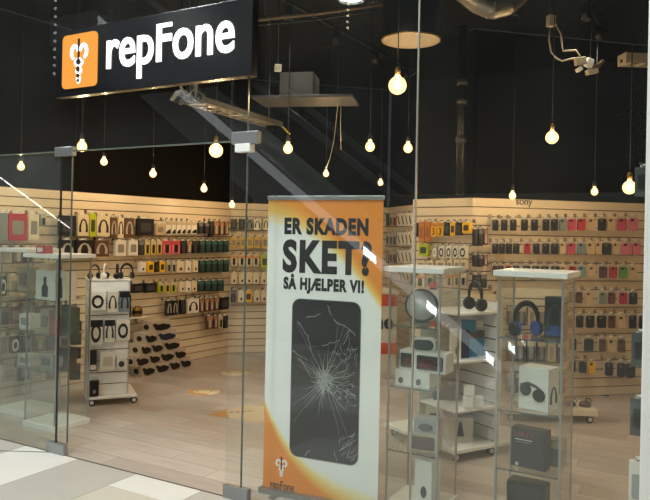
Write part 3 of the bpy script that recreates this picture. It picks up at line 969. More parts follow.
def crack(x, z, ang, ln, w, jit, n):
    pts = [(x, z)]
    for k in range(n):
        ang += rnd.uniform(-jit, jit)
        x += math.cos(ang) * ln / n; z += math.sin(ang) * ln / n
        if not (xm0 < x < xm1 and zm0 < z < zm1): break
        pts.append((x, z))
    if len(pts) > 1: ribbon(pts, w, w * 0.35)
    return pts
for k in range(170):          # the crushed spot
    a = rnd.uniform(0, 2 * PI)
    crack(ccx + rnd.gauss(0, 0.02), ccz + rnd.gauss(0, 0.032), a, rnd.uniform(0.02, 0.07), 0.0034, 0.6, 4)
for k in range(60):          # radial lines
    a = rnd.uniform(0, 2 * PI)
    r0 = rnd.uniform(0.01, 0.06)
    crack(ccx + math.cos(a) * r0, ccz + math.sin(a) * r0 * 1.3, a, rnd.choice((0.08, 0.1, 0.14, 0.2, 0.36)), 0.0020, 0.14, 8)
for k in range(44):          # rings and net on the right side
    x = rnd.uniform(ccx + 0.10, xm1); z = ccz + rnd.uniform(-0.14, 0.22)
    crack(x, z, rnd.uniform(0, 2 * PI), rnd.uniform(0.04, 0.11), 0.0024, 0.9, 5)
for (x0, y0, x1, y1) in ((306, 318, 322, 314), (328, 306, 332, 316), (334, 320, 350, 330), (350, 330, 344, 345), (350, 330, 356, 336), (299, 322, 308, 335), (308, 335, 312, 352), (292, 350, 308, 360),
                         (322, 346, 340, 340), (300, 358, 312, 376), (340, 450, 357, 440), (348, 458, 350, 448), (352, 461, 358, 452), (334, 452, 338, 462), (305, 455, 311, 450)):
    a, b = pb_(x0, y0), pb_(x1, y1)
    n = 6
    pts = [(a[0] + (b[0] - a[0]) * k / n + rnd.uniform(-.006, .006), a[1] + (b[1] - a[1]) * k / n + rnd.uniform(-.006, .006)) for k in range(n + 1)]
    ribbon(pts, 0.0034, 0.002)
for k in range(14):
    x, z = pb_(rnd.uniform(338, 357), rnd.uniform(436, 458))
    crack(x, z, rnd.uniform(0.3, 1.2), rnd.uniform(.03, .08), .0034, .5, 4)
bmc = bpy.data.meshes.new('crack_mesh'); bm.to_mesh(bmc); bm.free()
cko = obj('crack_print', bmc, col('#b4b8b8', .6), ph)
cko['label'] = 'white web of screen cracks'
# small emblem and name at the bottom of the banner
fx, fz = pb_(281.5, 467); fh = pb_(281, 459)[1] - pb_(281, 478)[1]
for sg in (-1, 1):
    pts = [(fx + sg * fh * (.03 + .13 * u) * math.cos(2 * PI * u * 1.2 + PI / 2), fz - fh * .5 + fh * .6 * u) for u in [k / 19 for k in range(20)]]
    obj('printed_snake', strip_me(pts, fh * .09, -0.003, -0.001), col('#f3f2ee'), cloth)
    pts = [(fx + sg * fh * (.17 + .13 * math.cos(math.radians(a))), fz + fh * (.2 + .16 * math.sin(math.radians(a)))) for a in range(-75, 176, 25)]
    obj('printed_snake', strip_me(pts, fh * .1, -0.003, -0.001), col('#f3f2ee'), cloth)
obj('printed_staff', box_me(fx - .005, fx + .005, -.0036, -.001, fz - fh * .1, fz + fh * .55), M_INK, cloth)
tx0, tz = pb_(270.5, 489); tx1, _ = pb_(294, 491)
obj('lettering', fit_text('repFone', tx0, tx1, pb_(282, 489.5)[1], pb_(282, 484)[1], -0.003, -0.001, 0.01, 'x'), col('#4a3626'), cloth)

# ================================================================== PENDANT BULBS
M_CORD = mat('black_cord', '#0b0b0b', 0.7)
M_BRASS = mat('aged_brass_cap', '#7a6233', 0.4, 0.7)
M_BULB = emit('glowing_bulb', (1.0, 0.86, 0.55), BULB_STRENGTH)
def bulb_glass():
    m = bpy.data.materials.new('warm_bulb_glass')
    m.use_nodes = True
    nt = m.node_tree
    nt.nodes.clear()
    t = nt.nodes.new('ShaderNodeBsdfTransparent'); t.inputs[0].default_value = (1, .97, .90, 1)
    e = nt.nodes.new('ShaderNodeEmission'); e.inputs[0].default_value = (1.0, .64, .27, 1); e.inputs[1].default_value = 1.5
    a = nt.nodes.new('ShaderNodeAddShader'); o = nt.nodes.new('ShaderNodeOutputMaterial')
    nt.links.new(t.outputs[0], a.inputs[0]); nt.links.new(e.outputs[0], a.inputs[1]); nt.links.new(a.outputs[0], o.inputs[0])
    return m
M_BULBGLASS = bulb_glass()
def bulb(px, py, Y, dia, label, globe=False):
    c = at(px, py, Y)
    r = dia / 2 * 1.02
    t = thing('pendant_bulb', label, 'pendant light', c, 0, 'bare bulbs hanging in the shop')
    prof = []
    n = 12
    for k in range(n + 1):
        a = -PI / 2 + (PI * 0.86) * k / n
        prof.append((max(0.0008, r * math.cos(a)), r * math.sin(a)))
    neck = 0.30 if globe else 0.42
    if globe:
        prof += [(r * neck, r * 1.08), (r * neck, r * 1.2)]
        zt = r * 1.2
    else:
        prof = [(p[0], p[1] if p[1] < 0 else p[1] * 1.25) for p in prof] + [(r * neck, r * 1.35), (r * neck, r * 1.55)]
        zt = r * 1.55
    gb = obj('glass_bulb', lathe_me(prof, 20), M_BULBGLASS, t)
    obj('filament', lathe_me([(0.0008, -r * .42), (r * .32, -r * .25), (r * .42, 0.0), (r * .30, r * .3), (r * .12, r * .6), (r * .12, zt)], 12), M_BULB, gb)
    pl = bpy.data.lights.new('bulb_lamp', 'POINT')
    pl.energy = BULB_WATT * (1.5 if globe else 1.0)
    pl.color = BULB_COL
    pl.shadow_soft_size = r * 0.62
    po = bpy.data.objects.new('bulb_lamp', pl)
    C.objects.link(po)
    po.parent = t
    hs = max(0.03, r * 0.55)
    obj('lamp_holder', lathe_me([(0.012, zt), (0.019, zt), (0.019, zt + 0.045), (0.008, zt + 0.06)], 12), M_BRASS if globe else M_BLACK, t)
    obj('cord', tube_me([(0, 0, zt + 0.055), (0, 0, CEIL - 0.005 - c.z)], 0.004, 6), M_CORD, t)
    obj('ceiling_rose', lathe_me([(0.05, CEIL - 0.03 - c.z), (0.05, CEIL - c.z - 0.002), (0.01, CEIL - c.z - 0.002)], 14), M_BLACK, t)
for args in (
    (21, 167, 6.6, 0.065, 'glowing bulb hanging leftmost, behind the greenish left pane'),
    (82, 147, 6.3, 0.085, 'glowing bulb hanging below the orange emblem of the sign'),
    (104, 162, 7.4, 0.07, 'small glowing bulb hanging between two nearer bulbs under the sign'),
    (153, 174, 7.9, 0.075, 'small glowing bulb hanging under the letter F of the sign'),
    (204, 189, 8.4, 0.075, 'low small glowing bulb left of the back corner'),
    (216, 150.5, 6.5, 0.125, 'large globe bulb hanging near the right end of the sign', True),
    (232, 205, 9.2, 0.075, 'lowest small bulb in front of the back corner'),
    (288, 149, 6.6, 0.085, 'glowing bulb above the left half of the banner'),
    (326, 174, 8.2, 0.065, 'small glowing bulb hanging on a curved white cord above the banner'),
    (370, 147, 6.6, 0.085, 'glowing bulb above the right half of the banner'),
    (380.5, 183, 8.6, 0.065, 'small low bulb just above the right corner of the banner'),
    (397.5, 85.5, 4.95, 0.125, 'large globe bulb hanging highest, below the drum lamp', True),
    (408, 148.5, 6.9, 0.085, 'glowing bulb hanging left of the glass joint'),
    (512.5, 196, 6.9, 0.065, 'small bulb beside the grey lettering on the right wall'),
    (552, 137.5, 6.2, 0.11, 'large globe bulb hanging alone at the right, below loose wires', True),
    (594.5, 192, 6.9, 0.065, 'small bulb left of the large low globe at the right'),
    (629.5, 187.5, 5.6, 0.105, 'large low globe bulb beside the white column', True)):
    bulb(*args)

# drum lamp with gilded inside
dc = at(411, 41, 5.4)
drum = thing('drum_lamp', 'large black drum pendant lamp with gilded inside', 'pendant light', dc, 0)
R = 0.225
obj('drum_shade', lathe_me([(R, 0), (R, 0.32), (R - 0.006, 0.32)], 40, False), M_BLACK, drum)
obj('gilded_lining', lathe_me([(R - 0.004, 0.001), (R - 0.004, 0.30), (0.03, 0.30)], 40, False), mat('gilded_lining', '#dccfb8', 0.28, 0.6, 0.05), drum)
obj('rim', lathe_me([(R - 0.006, 0), (R + 0.004, 0), (R + 0.004, 0.012), (R - 0.006, 0.012)], 40, False), mat('brass_rim', '#a58b5a', 0.3, 0.8), drum)
obj('lamp_bulb', lathe_me([(0.001, 0.15), (0.03, 0.17), (0.035, 0.2), (0.02, 0.24), (0.02, 0.30)], 16), emit('drum_bulb', (1, .86, .66), 14), drum)
obj('cord', tube_me([(0, 0, .31), (0, 0, CEIL - dc.z)], .006, 6), M_CORD, drum)

# added ceiling tracks with spot heads, fill light to brighten the shop
def track(s, n0, n1, idx, words, power=TRACK_FILL_POWER):
    p0 = FR(s, n0, CEIL - 0.12)
    L = n1 - n0
    t = thing('added_track_light', 'added black ceiling track with spot heads ' + words, 'added fill light', p0, FA, 'added ceiling spot tracks')
    obj('rail', box_me(-0.018, 0.018, 0, L, 0.0, 0.03), M_BLACK, t)
    for k in (0.15, L - 0.15):
        obj('hanger', tube_me([(0, k, 0.03), (0, k, 0.12)], 0.004, 6), M_BLACK, t)
    nh = 4
    for k in range(nh):
        y = L * (k + 0.5) / nh
        h = obj('spot_head', lathe_me([(0.03, -0.02), (0.035, -0.02), (0.045, -0.15), (0.04, -0.15), (0.03, -0.05)], 14, False), M_BLACK, t, (0, y, 0))
        ld = bpy.data.lights.new('fill_spot', 'SPOT')
        ld.energy = power
        ld.color = (1.0, 0.86, 0.68)
        ld.spot_size = math.radians(120)
        ld.spot_blend = 0.8
        ld.shadow_soft_size = 0.05
        lo = bpy.data.objects.new('fill_spot', ld)
        C.objects.link(lo)
        lo.parent = t
        lo.location = (0, y, -0.16)
track(0.9, 1.2, 4.8, 0, 'over the open floor')
track(3.28, 1.0, 3.9, 1, 'over the display cabinets', TRACK_FILL_POWER * 0.45)

# ================================================================== HEADPHONES (shared builder)
def headphones(name, label, loc, rz, size, mband, mcup, group=None, rx=0.0, accent=None):
    """over-ear headphones standing on their cups; size = overall height"""
    t = thing(name, label, 'headphones', loc, rz, group, (size, size, size))
    if rx: t.rotation_euler = (rx, 0, rz)
    pts = []
    for k in range(17):
        a = PI * (1.0 - k / 16.0)
        pts.append((0.38 * math.cos(a), 0, 0.52 + 0.44 * math.sin(a)))
    pts = [(-0.39, 0, 0.30)] + pts + [(0.39, 0, 0.30)]
    obj('headband', unit('hp_band', lambda: tube_me(pts, 0.06, 8, [0.04] + [0.05 + 0.035 * math.sin(PI * k / 16) for k in range(17)] + [0.04])), mband, t)
    cup = unit('hp_cup', lambda: lathe_me([(0.001, -0.02), (0.17, -0.02), (0.22, 0.03), (0.22, 0.08), (0.18, 0.11), (0.001, 0.11)], 18))
    pad = unit('hp_pad', lambda: lathe_me([(0.10, 0.10), (0.20, 0.10), (0.215, 0.14), (0.19, 0.18), (0.12, 0.18)], 18))
    for sg in (-1, 1):
        c = obj('ear_cup', cup, mcup, t, (sg * 0.45, 0, 0.24))
        c.rotation_euler = (0, -sg * PI / 2, 0)
        p = obj('ear_cushion', pad, accent or M_BLACK, c)
    return t

def hanging(name, label, cat, loc, rz, w, h, dep, cmat, prints=(), group=None):
    """carton with printed shapes; loc is bottom centre of the front face"""
    t = thing(name, label, cat, loc, rz, group, (w, dep, h))
    obj('carton', unit('box', u_box), cmat, t)
    for pname, key, m in prints:
        obj(pname, unit('p_' + key, PRINTS[key]), m, t)
    return t

# ================================================================== GLASS CABINETS
def cabinet(fr, w, d, H, shelves, label, zbase=0.05):
    """fr = front right corner on the floor; stands parallel to the glass front"""
    p = Vector((fr[0], fr[1], 0)) - D * w
    t = thing('display_cabinet', label, 'display cabinet', p, FA, 'glass display cabinets')
    obj('plinth', box_me(-0.005, w + 0.005, -0.005, d + 0.005, 0, zbase, 0.003), M_WHITE, t)
    obj('top', box_me(-0.022, w + 0.022, -0.022, d + 0.022, H - 0.034, H, 0.003), M_WHITE, t)
    for x in (0.009, w - 0.009):
        for y in (0.009, d - 0.009):
            obj('post', box_me(-0.006, 0.006, -0.006, 0.006, zbase, H - 0.034), M_ALU, t, (x, y, 0))
    gz0, gz1 = zbase + 0.002, H - 0.036
    obj('glass_panel', box_me(0.02, w - 0.02, 0.005, 0.009, gz0, gz1), M_VGLASS, t)
    obj('glass_panel', box_me(0.02, w - 0.02, d - 0.009, d - 0.005, gz0, gz1), M_VGLASS, t)
    obj('glass_panel', box_me(0.005, 0.009, 0.02, d - 0.02, gz0, gz1), M_VGLASS, t)
    obj('glass_panel', box_me(w - 0.009, w - 0.005, 0.02, d - 0.02, gz0, gz1), M_VGLASS, t)
    for z in shelves:
        sh = obj('glass_shelf', box_me(0.012, w - 0.012, 0.012, d - 0.012, z - 0.006, z), M_VGLASS, t)
        obj('shelf_edge', box_me(0.012, w - 0.012, 0.010, 0.013, z - 0.007, z + 0.001), M_EDGE, sh)
    obj('lock', lathe_me([(0.001, 0), (0.01, 0), (0.01, 0.012), (0.001, 0.012)], 12), M_CHROME, t, (w * 0.55, -0.006, H - 0.05))
    return p
def inv(p, x, y, z):
    q = p + D * x + N * y
    return Vector((q.x, q.y, z))

W_ = M_WHITE
# ---- right cabinet
fr2 = at(564.5, 272, 4.06)
V2 = cabinet(fr2, 0.392, 0.37, 1.545, (1.138, 0.70, 0.345), 'tall glass cabinet with blue-trimmed black headphones, right of the shelf stand')
headphones('headphones', 'black over-ear headphones with blue pads in the right glass cabinet', inv(V2, 0.145, 0.13, 1.1385), FA + 0.85, 0.215, M_BLACK, M_BLACK, None, 0, col('#1d4fa8'))
hanging('headphone_box', 'black headphone carton with blue print beside the blue-trimmed headphones', 'box', inv(V2, 0.305, 0.18, 1.138), FA, 0.12, 0.25, 0.10, M_BLACK,
        (('printed_stripe', 'low', col('#1d4f90')), ('printed_headset', 'headset', col('#39424c'))))
t = hanging('headphone_box', 'white headphone carton with black headset print on the second cabinet shelf', 'box', inv(V2, 0.20, 0.12, 0.70), FA - 0.22, 0.19, 0.255, 0.15, W_,
            (('printed_cup', 'cupl', M_BLACK), ('printed_cup', 'cupr', M_BLACK), ('printed_band', 'arc', col('#3a3a3c'))))
sp = obj('printed_headset', unit('p_headset', PRINTS['headset']), M_BLACK, t, (0.5, 0.5, 0.05)); sp.rotation_euler = (0, 0, PI / 2); sp.scale = (0.8, 0.25, 0.62)
t = hanging('headphone_box', 'dark grey carton with red lettering on the lower cabinet shelf', 'box', inv(V2, 0.18, 0.10, 0.345), FA - 0.12, 0.215, 0.235, 0.09, col('#35383a', .5), ())
obj('lettering', fit_text('UKIT', -.40, .16, .80, .91, -.03, .01, .01, 'H'), col('#9a3f3a'), t)
obj('printed_line', box_me(-.38, .12, -.03, .01, .70, .725), col('#c9c9c6'), t)
obj('printed_line', box_me(-.34, .06, -.03, .01, .64, .655), col('#8c8c8a'), t)
obj('printed_mark', prism_me(oval(-.32, .07, .05, .05), -.03, .01), col('#c9c9c6'), t)
hanging('headphone_box', 'tan small carton behind the dark grey lettered carton', 'box', inv(V2, 0.315, 0.22, 0.345), FA, 0.10, 0.16, 0.10, col('#6d6457', .5), (('printed_panel', 'band', col('#a08e70')),))
hanging('headphone_box', 'flat black carton at the bottom of the right cabinet', 'box', inv(V2, 0.17, 0.10, 0.05), FA - 0.05, 0.23, 0.20, 0.12, col('#232526', .5),
        (('printed_panel', 'band', col('#2e3133')),))
# ---- middle cabinet behind the banner's right edge
fr1 = at(441.5, 268.5, 4.27)
V1 = cabinet(fr1, 0.352, 0.37, 1.548, (1.173, 0.789, 0.386), 'tall glass cabinet with white speaker, beside the right edge of the banner')
t = thing('portable_speaker', 'large pale grey disc-shaped speaker on the top shelf of the middle cabinet', 'speaker', inv(V1, 0.15, 0.20, 1.1735), -0.25)
dm = unit('disc_spk', lambda: lathe_me([(0.001, -0.02), (0.085, -0.02), (0.102, -0.006), (0.105, 0.02), (0.09, 0.045), (0.001, 0.05)], 30))
dsk = obj('speaker_body', dm, col('#8d9496', .4), t, (0, 0, 0.118)); dsk.rotation_euler = (PI / 2 - 0.12, 0, 0)
fc = obj('grille', lathe_me([(0.001, 0), (0.088, 0.0), (0.092, 0.004), (0.001, 0.006)], 30), col('#d6dcdc', .35), dsk, (0, 0, 0.046))
rm = obj('rim', lathe_me([(0.1, 0.015), (0.108, 0.015), (0.108, 0.03), (0.1, 0.03)], 30, False), col('#4f5557', .4), dsk)
obj('foot', box_me(-0.05, 0.05, -0.03, 0.05, 0, 0.014, 0.004), col('#8d9496', .4), t)
for k, (x, lb) in enumerate(((0.085, 'white slim carton left in the pair under the printed cartons'), (0.205, 'white slim carton right in the pair under the printed cartons'))):
    hanging('speaker_box', lb, 'box', inv(V1, x, 0.07 + 0.0 * k, 0.789), FA, 0.112, 0.098, 0.20, W_, (('printed_mark', 'buds', col('#4a4c4c')),))
hanging('speaker_box', 'black carton with speaker picture, left in the upper pair of cartons', 'box', inv(V1, 0.10, 0.09, 0.888), FA, 0.105, 0.122, 0.15, W_,
        (('printed_picture', 'wide', col('#2f3a3c')), ('printed_speaker', 'oval', col('#7c3a36'))))
hanging('speaker_box', 'long carton with red speaker picture, right in the upper pair of cartons', 'box', inv(V1, 0.262, 0.07, 0.888), FA, 0.205, 0.122, 0.15, W_,
        (('printed_picture', 'wide', col('#343638')), ('printed_speaker', 'rect', col('#8b2f3d'))))
t = thing('portable_speaker', 'white rounded portable speaker with grey grille on top of the printed cartons', 'speaker', inv(V1, 0.195, 0.14, 1.011), FA + 0.2)
obj('speaker_body', prism_me(rrect(-.078, .078, 0, .084, .041, 6), -.036, .036), col('#d5d6d2', .35), t)
obj('grille', prism_me(rrect(-.066, .066, .009, .074, .032, 6), -.039, -.034), col('#4d5153', .6), t)
obj('carry_loop', tube_me([(.073, 0, .055), (.09, 0, .06), (.095, 0, .046), (.078, 0, .036)], .004, 6), M_BLACK, t)
hanging('speaker_box', 'grey carton with round speaker print on the lowest shelf of the middle cabinet', 'box', inv(V1, 0.23, 0.10, 0.497), FA + 0.1, 0.155, 0.092, 0.11, col('#a5a9ab', .5), (('printed_speaker', 'oval', col('#5f6468')),))
hanging('speaker_box', 'carton with reddish picture under the grey speaker carton', 'box', inv(V1, 0.22, 0.08, 0.386), FA + 0.1, 0.18, 0.11, 0.14, col('#b9b39f', .5), (('printed_picture', 'wide', col('#6a5654')),))
hanging('speaker_box', 'plain tall white carton at the bottom of the middle cabinet', 'box', inv(V1, 0.22, 0.10, 0.05), FA - 0.25, 0.13, 0.275, 0.10, W_, (('printed_mark', 'dot', col('#44484a')),))
# ---- left cabinets behind the greenish pane
fr3 = ground(54, 433)
V3 = cabinet(fr3, 0.40, 0.38, 1.52, (1.12, 0.82, 0.50), 'tall glass cabinet with white bottle cartons behind the left pane')
fr4 = ground(25, 418)
V4 = cabinet(fr4, 0.40, 0.36, 1.55, (1.15, 0.80, 0.45), 'glass cabinet cut off by the left edge of the photo')
DK = col('#33342f', .5)
for x, y, z, w, h, cm, pr, nm, lb in (
    (0.15, 0.08, 1.12, 0.25, 0.25, W_, (('printed_bottle', 'bottle', DK),), 'speaker_box', 'white carton with dark bottle shape, left on the top shelf'),
    (0.335, 0.10, 1.12, 0.10, 0.25, col('#dcd6c8'), (('printed_bottle', 'bottle', DK),), 'speaker_box', 'cream carton with dark bottle shape, right on the top shelf'),
    (0.10, 0.12, 0.82, 0.12, 0.20, col('#9a8f7d'), (('printed_panel', 'rect', col('#6e6558')),), 'speaker_box', 'tan carton left on the middle shelf of the left cabinet'),
    (0.24, 0.10, 0.82, 0.085, 0.16, col('#a3313a'), (('printed_panel', 'band', col('#7c2530')),), 'speaker_box', 'small red carton on the middle shelf of the left cabinet'),
    (0.34, 0.14, 0.82, 0.10, 0.23, col('#45564e'), (('printed_panel', 'rect', col('#32423b')),), 'speaker_box', 'grey-green carton right on the middle shelf of the left cabinet'),
    (0.13, 0.12, 0.50, 0.18, 0.12, col('#8d8c84'), (('printed_panel', 'rect', col('#55564f')),), 'speaker_box', 'grey carton left on the lowest shelf of the left cabinet'),
    (0.32, 0.12, 0.50, 0.13, 0.20, col('#3a3d3b'), (('printed_panel', 'oval', col('#777')if False else col('#777777')),), 'speaker_box', 'charcoal carton right on the lowest shelf of the left cabinet')):
    hanging(nm, lb, 'box', inv(V3, x, y, z), FA, w, h, 0.12, cm, pr)
for x, y, z, w, h, cm, pr, lb in (
    (0.20, 0.10, 1.15, 0.15, 0.22, col('#a59a86'), (('printed_panel', 'rect', col('#7c705f')),), 'tan carton on the top shelf of the cut-off left cabinet'),
    (0.24, 0.10, 0.80, 0.16, 0.13, W_, (('printed_label', 'rect', col('#8b8f8f')),), 'white carton with grey label in the cut-off left cabinet'),
    (0.24, 0.10, 0.45, 0.18, 0.10, col('#c4c6c4'), (('printed_panel', 'rect', col('#86898a')),), 'pale grey carton with white cable in the cut-off left cabinet')):
    hanging('speaker_box', lb, 'box', inv(V4, x, y, z), FA, w, h, 0.12, cm, pr)
# red gadgets standing on the left cabinet
p3 = ground(40, 253.5, 1.521)
hanging('accessory_box', 'small red carton standing on top of the left glass cabinet', 'box', p3, FA, 0.11, 0.07, 0.09, col('#b13a40'), (('printed_panel', 'rect', col('#d9d2c8')),))

# ================================================================== WHEELED DISPLAY STANDS
def caster(parent, x, y):
    c = obj('caster_fork', box_me(-0.012, 0.012, -0.014, 0.014, 0.035, 0.075), M_STEEL, parent, (x, y, 0))
    w = obj('wheel', unit('wheel', lambda: lathe_me([(0.001, -0.011), (0.024, -0.011), (0.033, -0.008), (0.033, 0.008), (0.024, 0.011), (0.001, 0.011)], 16)), M_BLACK, c, (0, -0.004, 0.034))
    w.rotation_euler = (PI / 2, 0, 0)
    obj('hub', unit('hub', lambda: lathe_me([(0.001, 0.0), (0.02, 0.0), (0.02, 0.004), (0.001, 0.004)], 14)), M_WHITE, c, (0, -0.016, 0.034)).rotation_euler = (PI / 2, 0, 0)
# ---- left stand with headphones
GA = math.radians(23.0)
gd = Vector((math.cos(GA), math.sin(GA), 0)); gn = Vector((-math.sin(GA), math.cos(GA), 0))
gp0 = at(88.5, 300, 6.93); gp0.z = 0
def pg(px, py, off=0.0):
    p = hit(gp0 - gn * off, gn, px, py)
    return (p - gp0).dot(gd), p.z
GWD = pg(129, 340)[0]
GTOP = pg(108, 279.5)[1]
st = thing('display_stand', 'white wheeled slat stand with headphones hanging, left of the open floor', 'display stand', gp0, GA)
obj('core', box_me(0.012, GWD - 0.012, 0.012, GWD - 0.012, 0.085, GTOP - 0.01), M_GROOVE, st)
npl = 10
zz0 = 0.086
ph_ = (GTOP - 0.01 - zz0) / npl
sm1 = box_me(0, GWD, 0, 0.0125, 0.003, ph_ - 0.006)
for i in range(npl):
    obj('slat', sm1, W_, st, (0, 0, zz0 + i * ph_))
    obj('slat', sm1, W_, st, (GWD, 0, zz0 + i * ph_), PI / 2)
    obj('slat', sm1, W_, st, (0, GWD, zz0 + i * ph_), -PI / 2)
    obj('slat', sm1, W_, st, (GWD, GWD, zz0 + i * ph_), PI)
obj('top_board', box_me(-0.01, GWD + 0.01, -0.01, GWD + 0.01, GTOP - 0.012, GTOP, 0.002), W_, st)
obj('base_board', box_me(-0.01, GWD + 0.08, -0.09, GWD + 0.05, 0.066, 0.086, 0.003), W_, st)
for x in (0.045, GWD + 0.05):
    for y in (-0.06, GWD + 0.02):
        caster(st, x, y)
def stand_item(x0, y0, x1, y1, nm, lb, cm, pr, dep=0.05, cat='headphone pack'):
    a, zb_ = pg(x0, y1, dep + .012); b, zt_ = pg(x1, y0, dep + .012)
    zb_ = pg((x0 + x1) / 2, y1, dep + .012)[1]; zt_ = pg((x0 + x1) / 2, y0, dep + .012)[1]
    p = gp0 + gd * ((a + b) / 2) - gn * (dep + .012); p.z = zb_
    return hanging(nm, lb, cat, p, GA, b - a, zt_ - zb_, dep, cm, pr, 'packs on the wheeled headphone stand')
W2 = col('#cfcabf', .4)
stand_item(89.5, 292, 106, 310, 'headphone_box', 'white pack with black ring-shaped headphones, upper left on the wheeled stand', col('#e4e0d6'), (('printed_headset', 'ring', M_BLACK),))
stand_item(107.5, 292, 118, 312, 'headphone_box', 'cream pack with arched headphones, upper middle on the wheeled stand', col('#d2cabb'), (('printed_headset', 'headset', M_BLACK),))
stand_item(119.5, 291, 130, 312, 'headphone_box', 'grey-blue pack with black top, upper right on the wheeled stand', col('#6f7880'), (('header_card', 'band', M_BLACK), ('printed_headset', 'headset', col('#16181c'))))
stand_item(89, 319, 103, 345, 'headphone_box', 'clear pack with large black headphones, middle left on the wheeled stand', W2, (('header_card', 'band', M_BLACK), ('printed_headset', 'ring', col('#1d2022'))))
stand_item(104.5, 319, 115, 342, 'headphone_box', 'clear pack with black headphones, centre of the wheeled stand', W2, (('header_card', 'band', M_BLACK), ('printed_headset', 'headset', col('#1d2022'))))
stand_item(116, 320, 130, 340, 'headphone_box', 'pack with large black ring, middle right on the wheeled stand', W2, (('printed_headset', 'ring', col('#1a1b1d')),))
stand_item(89.5, 351, 97, 371, 'accessory_box', 'tall black hanging pack, lower left on the wheeled stand', M_BLACK, (('printed_label', 'low', col('#c9c5bb')),), .04)
stand_item(100, 352, 115.5, 370, 'accessory_box', 'white pack with cable outline, lower middle on the wheeled stand', col('#dcd6c8'), (('printed_panel', 'rect', col('#bdb5a5')),), .04)
stand_item(116.5, 357, 126.5, 369, 'accessory_box', 'dark oval pouch, lower right on the wheeled stand', W2, (('pouch', 'oval', col('#33383a')),), .05)
stand_item(88.5, 381, 99, 396, 'accessory_box', 'black pack lowest on the wheeled stand', M_BLACK, (('printed_mark', 'dot', col('#8a8a8a')),), .04)
for k, (px, sz, mb, mc, rzz, lb) in enumerate(((95, 15, col('#4a4038'), col('#3a332d'), 0.6, 'brown headphones leftmost on top of the wheeled stand'), (106, 15.5, col('#d9cfbd'), col('#e3dac8'), 1.2, 'white headphones second on top of the wheeled stand'),
                                       (118, 15, M_BLACK, M_BLACK, 1.35, 'black headphones seen edge-on, third on top of the wheeled stand'), (127.5, 16, M_BLACK, M_BLACK, 0.2, 'black open headphones rightmost on top of the wheeled stand'))):
    a = pg(px, 279)[0]
    p = gp0 + gd * min(a, GWD - .02) + gn * 0.07
    headphones('headphones', lb, (p.x, p.y, GTOP), GA + rzz, sz * 6.9 / 700, mb, mc, 'headphones on the wheeled stand')

# dark packs hanging on the left side of that stand, beside the left cabinet
for k, (px, yt, yb, lb) in enumerate(((78.5, 322, 345, 'black pack, upper of three beside the wheeled stand'), (80, 349, 359, 'black pack, middle of three beside the wheeled stand'), (78.5, 365, 380, 'black pack, lower of three beside the wheeled stand'))):
    p = gp0 - gd * 0.105 + gn * (0.06 + 0.02 * k)
    zt_, zb_ = at(px, yt, p.y).z, at(px, yb, p.y).z
    hanging('accessory_box', lb, 'accessory pack', (p.x, p.y, zb_), GA, 0.10, zt_ - zb_, 0.12, M_BLACK, (('printed_panel', 'rect', col('#2f3432')),), 'packs beside the wheeled stand')

# ---- pinwheel stand behind the middle cabinet
TA = math.radians(31.4)
td = Vector((math.cos(TA), math.sin(TA), 0)); tn = Vector((-math.sin(TA), math.cos(TA), 0))
tp = at(496, 400, 5.6); tp.z = 0
ts = thing('display_stand', 'white wheeled shelf stand with blue cartons behind the middle cabinet', 'display stand', tp, TA)
SL, SDp = 0.44, 0.43
PZ = 1.235
obj('end_post', box_me(-0.004, 0.034, -0.012, 0.012, 0.10, PZ, 0.002), M_CREAM, ts)
obj('panel_core', box_me(0.012, 0.022, 0.012, SL, 0.10, PZ - 0.01), M_GROOVE, ts)
npl = 11
ph2 = (PZ - 0.11) / npl
sm2 = box_me(0, 0.012, 0.012, SL, 0.003, ph2 - 0.008)
for i in range(npl):
    obj('slat', sm2, W_, ts, (0, 0, 0.105 + i * ph2))
    obj('slat', sm2, W_, ts, (0.022, 0, 0.105 + i * ph2))
obj('back_panel', box_me(-SDp, 0.0, SL - 0.002, SL + 0.016, 0.10, PZ + 0.06), col('#c3c0b4', .5), ts)
obj('side_panel', box_me(0.034, SDp, SL + 0.016, SL + 0.03, 0.10, PZ), M_CREAM, ts)
for z in (1.15, 0.775, 0.395):
    obj('shelf', box_me(-SDp + 0.01, -0.002, 0.0, SL - 0.004, z - 0.018, z, 0.002), W_, ts)
obj('base_board', box_me(-SDp - 0.02, SDp, -0.02, 2 * SL, 0.072, 0.10, 0.002), W_, ts)
for x, y in ((-SDp + 0.04, 0.03), (-0.02, 0.03), (SDp - 0.06, 0.05), (-SDp + 0.04, 2 * SL - 0.06), (SDp - 0.06, 2 * SL - 0.06)):
    caster(ts, x, y)
def tl(x, y, z):
    q = tp + td * x + tn * y
    return Vector((q.x, q.y, z))
headphones('headphones', 'black headphones on the top shelf of the shelf stand', ground(475, 311, 1.15), -1.2, 0.235, M_BLACK, col('#2b2d30', .3))
BL = col('#3f8db5', .5)
for x, y, z, w, h, dp, rz_, cm, pr, lb in (
    (-0.035, 0.16, 0.775, 0.075, 0.21, 0.07, -0.45, BL, (('printed_band', 'band', col('#5b5148')),), 'tall blue carton rightmost on the middle shelf'),
    (-0.135, 0.14, 0.775, 0.075, 0.21, 0.07, -0.45, BL, (('printed_band', 'band', col('#6b5c4c')),), 'tall blue carton second from right on the middle shelf'),
    (-0.235, 0.12, 0.775, 0.075, 0.22, 0.07, -0.45, col('#23284a'), (('printed_band', 'band', col('#1a1c28')),), 'tall navy carton on the middle shelf'),
    (-0.340, 0.10, 0.775, 0.075, 0.24, 0.07, -0.45, col('#ddd8ca'), (('printed_mark', 'dot', M_BLACK),), 'tall cream carton leftmost on the middle shelf')):
    hanging('accessory_box', lb, 'box', tl(x, y, z), TA + rz_, w, h, dp, cm, pr, 'cartons on the middle shelf of the shelf stand')
